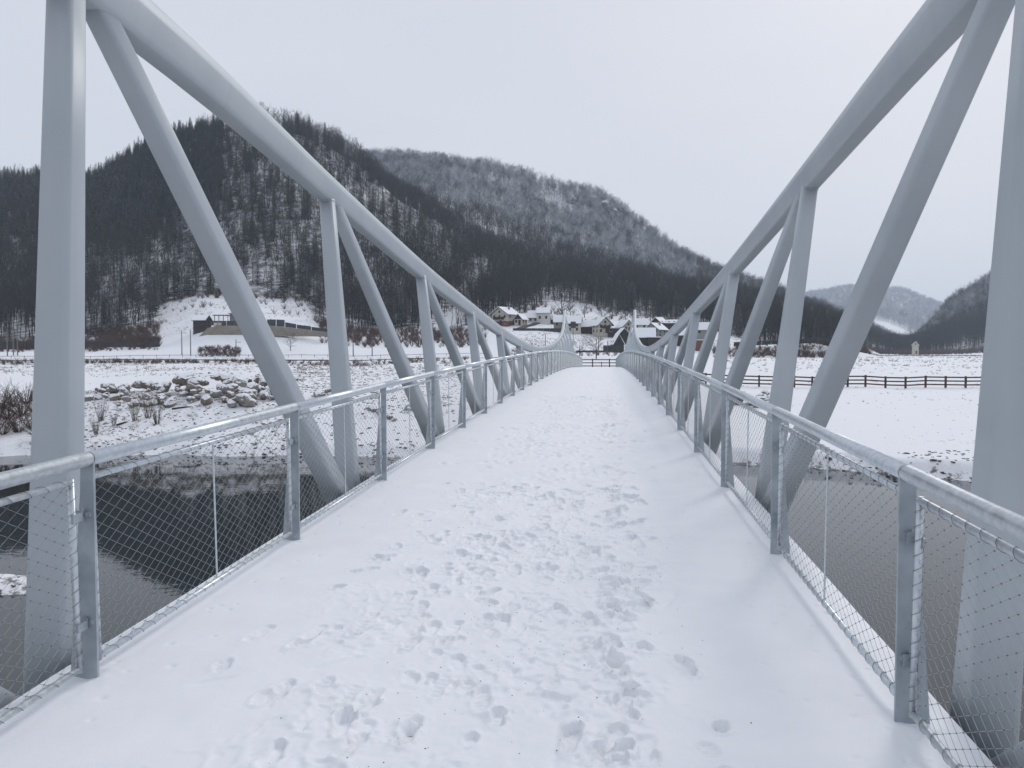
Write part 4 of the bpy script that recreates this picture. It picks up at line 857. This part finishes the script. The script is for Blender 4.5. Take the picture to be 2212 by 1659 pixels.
mb = MB(); mb.tube([(0, 0, -1.5), (0, 0, 7.0)], .09, 8); obj('pole', mb, M['pole'], sg)
for i in range(3): mb = MB(); mb.box((-.78+i*.53, -.18, 5.1), (-.27+i*.53, -.1, 7.1)); obj('panel', mb, M['slate'], sg)

# ------------------------------------------------------------------ garden trees by the village and the path
OT = [bare_tree(500+i, 6.5, .22, .42, 15, 10, 4, .17, .035, .55) for i in range(4)]; OTM = [(t.mesh('trunk'), c.mesh('crown')) for t, c in OT]
OG = [(1252, 208, .85, 'spreading bare fruit tree left of the thin pole at the far bridge end'), (1288, 200, 1.0, 'dense bare fruit tree beside the thin pole at the far bridge end'), (1150, 232, .6, 'low bare tree on the meadow above the left chord'), (1170, 228, .55, 'round bare shrub tree just left of the left far pylon'), (1214, 322, 2.0, 'tall bare tree standing behind the little dark barn'),
      (1232, 330, 1.2, 'bare tree above the left far pylon'), (1262, 345, 1.3, 'bare tree at the lower tip of the wood tongue'), (1300, 330, 1.1, 'slim bare tree on the slope above the cream chalet'), (1312, 320, .9, 'small bare tree right above the cream chalet'), (1322, 350, 1.2, 'bare tree on the white slope left of the right far pylon'), (1350, 350, 1.3, 'spreading bare tree at the top of the white slope'), (1366, 340, 1.2, 'bare tree behind the right far pylon top'),
      (1420, 335, 1.4, 'bare tree above the small dark gabled barn'), (1440, 325, 1.2, 'bare tree above the grey house roof'), (1405, 350, 1.3, 'bare tree above the flat grey block'), (628, 232, .75, 'lone bare bush tree on the white bank below the retaining wall'), (1463, 318, 1.1, 'bare tree at the upper right edge of the village')]
for i, (x, dd, s_, lb) in enumerate(OG):
    g_ = ground(x, dd); tree_thing('fruit_tree', *OTM[i % 4], M['bark'], (g_.x, g_.y, g_.z-.1), s_, i*1.3, lb, 'garden trees')

# ------------------------------------------------------------------ boulders, stones and bushes of the banks
import bmesh
def rock(seed, sub=3):
    rg = np.random.default_rng(seed); bm = bmesh.new(); bmesh.ops.create_icosphere(bm, subdivisions=sub, radius=1)
    pl = [(unit(rg.normal(size=3)), rg.uniform(.55, .85)) for _ in range(9)]; st = np.array((rg.uniform(.9, 1.25), rg.uniform(.7, 1.0), rg.uniform(.6, .85)))
    for v in bm.verts:
        p = np.array(v.co)
        for n, dd in pl:
            k = p@n-dd
            if k > 0: p = p-n*k*.92
        v.co = p*st*(1+.04*rg.normal())
    me = bpy.data.meshes.new('boulder'); bm.to_mesh(me); bm.free(); return me
RK = [rock(600+i) for i in range(8)]; RK2 = []
for r_ in RK: c = r_.copy(); RK2.append(c)
rg = np.random.default_rng(21)
def boulder(px, dd, s_, lift, lb, grp):
    g_ = ground(px, dd); i = int(rg.integers(8)); k = rg.random() < .42
    o = obj('boulder', (RK if k else RK2)[i], M['boulder' if k else 'boulder2'], None, (g_.x, g_.y, g_.z+s_*.3+lift), (rg.normal()*.25, rg.normal()*.25, rg.uniform(0, 6)))
    o.scale = (s_,)*3; return tag(o, ('big ' if s_ > .6 else 'small ' if s_ < .4 else '')+lb.replace('tan boulder', 'tan boulder' if k else 'grey boulder'), 'boulder', grp)
def where(x): return 'at the left end of the heap beside the near column' if x < 270 else 'in the middle of the heap on the left bank' if x < 440 else 'at the right end of the heap beside the first diagonal'
for i in range(150):
    x = 125+500*rg.beta(1.4, 1.15); top = np.interp(x, [150, 260, 330, 460, 540, 605], [.15, .35, .7, .95, .8, .5]); u = rg.random()
    s_ = float(np.clip(rg.lognormal(-1.1, .45), .13, .75)); boulder(x, 52.6+4.6*u+rg.normal()*.4, s_*(.7+.3*(x > 300)), max(0, u*top+rg.normal()*.12), 'snow-capped tan boulder '+where(x), 'boulders '+where(x))
for i in range(9): boulder(690+i*9+rg.normal()*3, 55+rg.normal(), rg.uniform(.2, .5), 0, 'snow-capped tan boulder in the short row behind the first left vertical', 'boulders behind the first left vertical')
for i in range(8): boulder(795+i*8, 52-i*.35, rg.uniform(.18, .4), 0, 'flat brown stone in the row on the left slope behind the railing', 'stones on the left slope')
for i in range(22): boulder(1588+rg.uniform(0, 92), rg.uniform(60, 69), rg.uniform(.3, .75), rg.uniform(0, .3), 'large snow-capped tan boulder heaped behind the right truss', 'boulders behind the right truss')
for x, dd, s_ in ((560, 70, .4), (612, 69, .5), (640, 78, .3), (590, 76, .35)): boulder(x, dd, s_, 0, 'single grey boulder on the snowy mound behind the heap', 'boulders on the mound')
g_ = ground(232, 58); cb = empty('concrete_block', (g_.x, g_.y, g_.z), YAW+.2, 'pale concrete block standing on the boulder heap at left', 'block')
mb = MB(); mb.box((-.42, -.3, -.2), (.42, .3, .62)); obj('body', mb, M['concrete'], cb); mb = MB(); mb.box((-.40, -.28, .622), (.40, .28, .68)); obj('snow_cap', mb, M['roofsnow'], cb)
g_ = ground(882, 52); mb = MB(); ro, ri, n = .30, .19, 24
S = [[np.array((r*math.cos(2*math.pi*i/n), y, r*math.sin(2*math.pi*i/n))) for i in range(n)] for r, y in ((ri, .6), (ri, 0), (ro, 0), (ro, .6))]
tag(obj('drain_pipe', mb.loft(S, False), M['concrete'], None, (g_.x, g_.y, g_.z+.12), (0, 0, YAW)), 'round concrete drain pipe end on the left slope behind the railing', 'pipe')
for i in range(14):
    x = 1240+i*7+rg.normal()*6; dd = 955+rg.normal()*18; g_ = ground(x, dd+(x-1290)*.3); o = obj('rock_crag', RK2[i % 8], M['boulder2'], None, (g_.x, g_.y, g_.z+2), (rg.normal()*.3, rg.normal()*.3, rg.uniform(0, 6))); q = rg.uniform(5, 10); o.scale = (q, q, q*1.3)
    tag(o, 'snow-streaked rock crag among the frosted trees on the right shoulder of the far ridge', 'crag', 'crags on the far ridge')
# small stones poking through the snow
ico = rock(700, 1); iv = np.array([v.co[:] for v in ico.vertices]); itf = np.array([p.vertices[:] for p in ico.polygons])
SPX = []; SD = []; SS = []
def stones(n, x0, x1, d0, d1, s0, s1):
    SPX.append(rg.uniform(x0, x1, n)); SD.append(rg.uniform(d0, d1, n)); SS.append(rg.uniform(s0, s1, n)*rg.uniform(.5, 1, n))
stones(2300, 580, 1010, 45, 125, .05, .22); stones(1300, 100, 620, 44.5, 62, .04, .16); stones(500, 380, 660, 70, 100, .05, .2); stones(160, 1560, 2230, 42, 80, .04, .11); stones(480, 1480, 2230, 34, 39.5, .07, .24); stones(1100, -60, 700, 100, 185, .06, .2); stones(300, 200, 1000, 43.5, 45.5, .06, .2)
sx_, sd_, ss_ = (np.concatenate(a) for a in (SPX, SD, SS))
q = (sx_-1106)/FPX*sd_; sX = q*CY-sd_*SY; sY = q*SY+sd_*CY; nb_ = 160                         # plus the gravel bar and the near shore
bxr = rg.uniform(-18, -9.8, nb_); bxf = rg.uniform(18.2, 20.4, nb_); sX = np.concatenate([sX, bxr*CY-bxf*SY]); sY = np.concatenate([sY, bxr*SY+bxf*CY]); ss_ = np.concatenate([ss_, rg.uniform(.03, .12, nb_)])
nn = 500; nr_ = rg.uniform(2, 9, nn); nf = rg.uniform(6, 11, nn); sX = np.concatenate([sX, nr_*CY-nf*SY]); sY = np.concatenate([sY, nr_*SY+nf*CY]); ss_ = np.concatenate([ss_, rg.uniform(.03, .1, nn)])
sZ = terr(sX, sY); k = sZ > WATER-.05; sX, sY, sZ, ss_ = sX[k], sY[k], sZ[k], ss_[k]; n = len(sX); th = rg.uniform(0, 6.28, n)
V = np.einsum('n,vk->nvk', ss_, iv); c, s = np.cos(th)[:, None], np.sin(th)[:, None]; V = np.stack([V[..., 0]*c-V[..., 1]*s+sX[:, None], V[..., 0]*s+V[..., 1]*c+sY[:, None], V[..., 2]*.8+sZ[:, None]], -1)
F = (itf[None]+np.arange(n)[:, None, None]*len(iv)).reshape(-1, 3)
tag(obj('stones', np_mesh('stones', V.reshape(-1, 3), F), M['stone']), 'small dark stones and clods poking through the snow of the banks', 'stones', kind='stuff')
# field stubble and tufts
TU = [bush(800+i, .28, 9, 1.1, .012, 2).arr() for i in range(3)]
P = []
for x0, x1, d0, d1, n in ((1540, 2230, 60, 140, 260), (345, 690, 262, 330, 500), (1180, 1350, 300, 400, 400), (1540, 2230, 140, 480, 5200), (-60, 700, 100, 180, 1300), (640, 1010, 50, 180, 1500), (1500, 2230, 34, 41, 600), (1100, 1360, 225, 290, 900), (60, 640, 44, 60, 900)):
    q = rg.uniform(x0, x1, n); dd = np.sqrt(rg.uniform(d0**2, d1**2, n)); r = (q-1106)/FPX*dd; P.append(np.column_stack([r*CY-dd*SY, r*SY+dd*CY]))
P = np.concatenate(P); P = P[noise(P[:, 0]/6, P[:, 1]/6, 88) > -.12]; pz = terr(P[:, 0], P[:, 1])-.02; k = pz > WATER+.1; P, pz = P[k], pz[k]; n = len(P); _, dd = polar(P[:, 0], P[:, 1])
scatter_object('dry_grass', TU, np.column_stack([P, pz]), rg.uniform(.5, 1.2, n)*np.clip(dd/110, .7, 1.7), rg.uniform(0, 6, n), rg.integers(0, 3, n).astype(float), M['reed'], 'dry grass and stubble poking through the snow', 'grass')
# bushes by the water on the left
BB = [bush(900+i, 2.2, 30, 1.25, .018, 7).mesh('stems') for i in range(3)]; RB = [bush(950+i, 1.9, 30, .38, .011, 3).mesh('stems') for i in range(3)]
BL = [(-50+i*9.6+rg.normal()*3, 45.7+(i*2.9 % 8), rg.uniform(.55, 1.2)) for i in range(16)]
for i, (x, dd, s_) in enumerate(BL):
    g_ = ground(x, dd); o = obj('bush', BB[i % 3], M['twig' if i % 3 else 'redtwig'], None, (g_.x, g_.y, g_.z-.05), (0, 0, i)); o.scale = (s_*1.1, s_*1.1, s_*.95)
    tag(o, '%s leafless bush %s of the riverside thicket left of the near column' % ('brown' if i % 3 else 'reddish', 'at the water edge' if dd < 47.5 else 'in the middle' if dd < 50.5 else 'at the back'), 'bush', 'riverside thicket')
for i, (x, dd, s_, lb) in enumerate(((216, 50, .85, 'upright dry bush right beside the near left column'), (243, 49, .6, 'low dry bush between the column and the tall stalks'), (288, 50, .9, 'tall dry stalks before the left end of the boulder heap'), (318, 50.5, 1.1, 'tallest fan of dry stalks below the boulder heap'), (338, 49.5, .95, 'dry stalks at the right end of the riverside bushes'), (205, 47.5, .7, 'low tangled bush at the water edge beside the column'))):
    g_ = ground(x, dd); o = obj('bush', RB[i % 3], M['twig' if i in (1, 5) else 'reed'], None, (g_.x, g_.y, g_.z-.05), (0, 0, i)); o.scale = (s_,)*3; tag(o, lb, 'bush', 'dry stalks on the left bank')
for i, (x, dd, l) in enumerate(((370, 52, 2.2), (250, 49, 1.8), (180, 47, 2.4), (430, 46.5, 1.6))):
    g_ = ground(x, dd); mb = MB(); mb.tube([(0, 0, .05), (l*.4, .1, .16), (l, .05, .1)], [.07, .06, .03], 7); tag(obj('driftwood', mb, M['twig'], None, g_, (0, 0, .3+i)), 'dark driftwood branch '+('in the snow right of the tall stalks', 'lying below the dry bushes', 'half hidden behind the near left column', 'lying at the water edge below the boulders')[i], 'branch')

# ------------------------------------------------------------------ winter haze in the valley
mb = MB(); mb.box((-4800, -4800, -8), (4800, 4800, 330)); hz = bpy.data.materials.new('haze'); hz.use_nodes = True; N = hz.node_tree.nodes; N.clear()
pv = N.new('ShaderNodeVolumePrincipled'); pv.inputs['Color'].default_value = (.78, .89, 1, 1); pv.inputs['Density'].default_value = .00018; pv.inputs['Anisotropy'].default_value = 0
ou = N.new('ShaderNodeOutputMaterial'); hz.node_tree.links.new(pv.outputs[0], ou.inputs['Volume'])
tag(obj('haze', mb, hz), 'thin blue winter haze filling the valley', 'haze', kind='stuff')
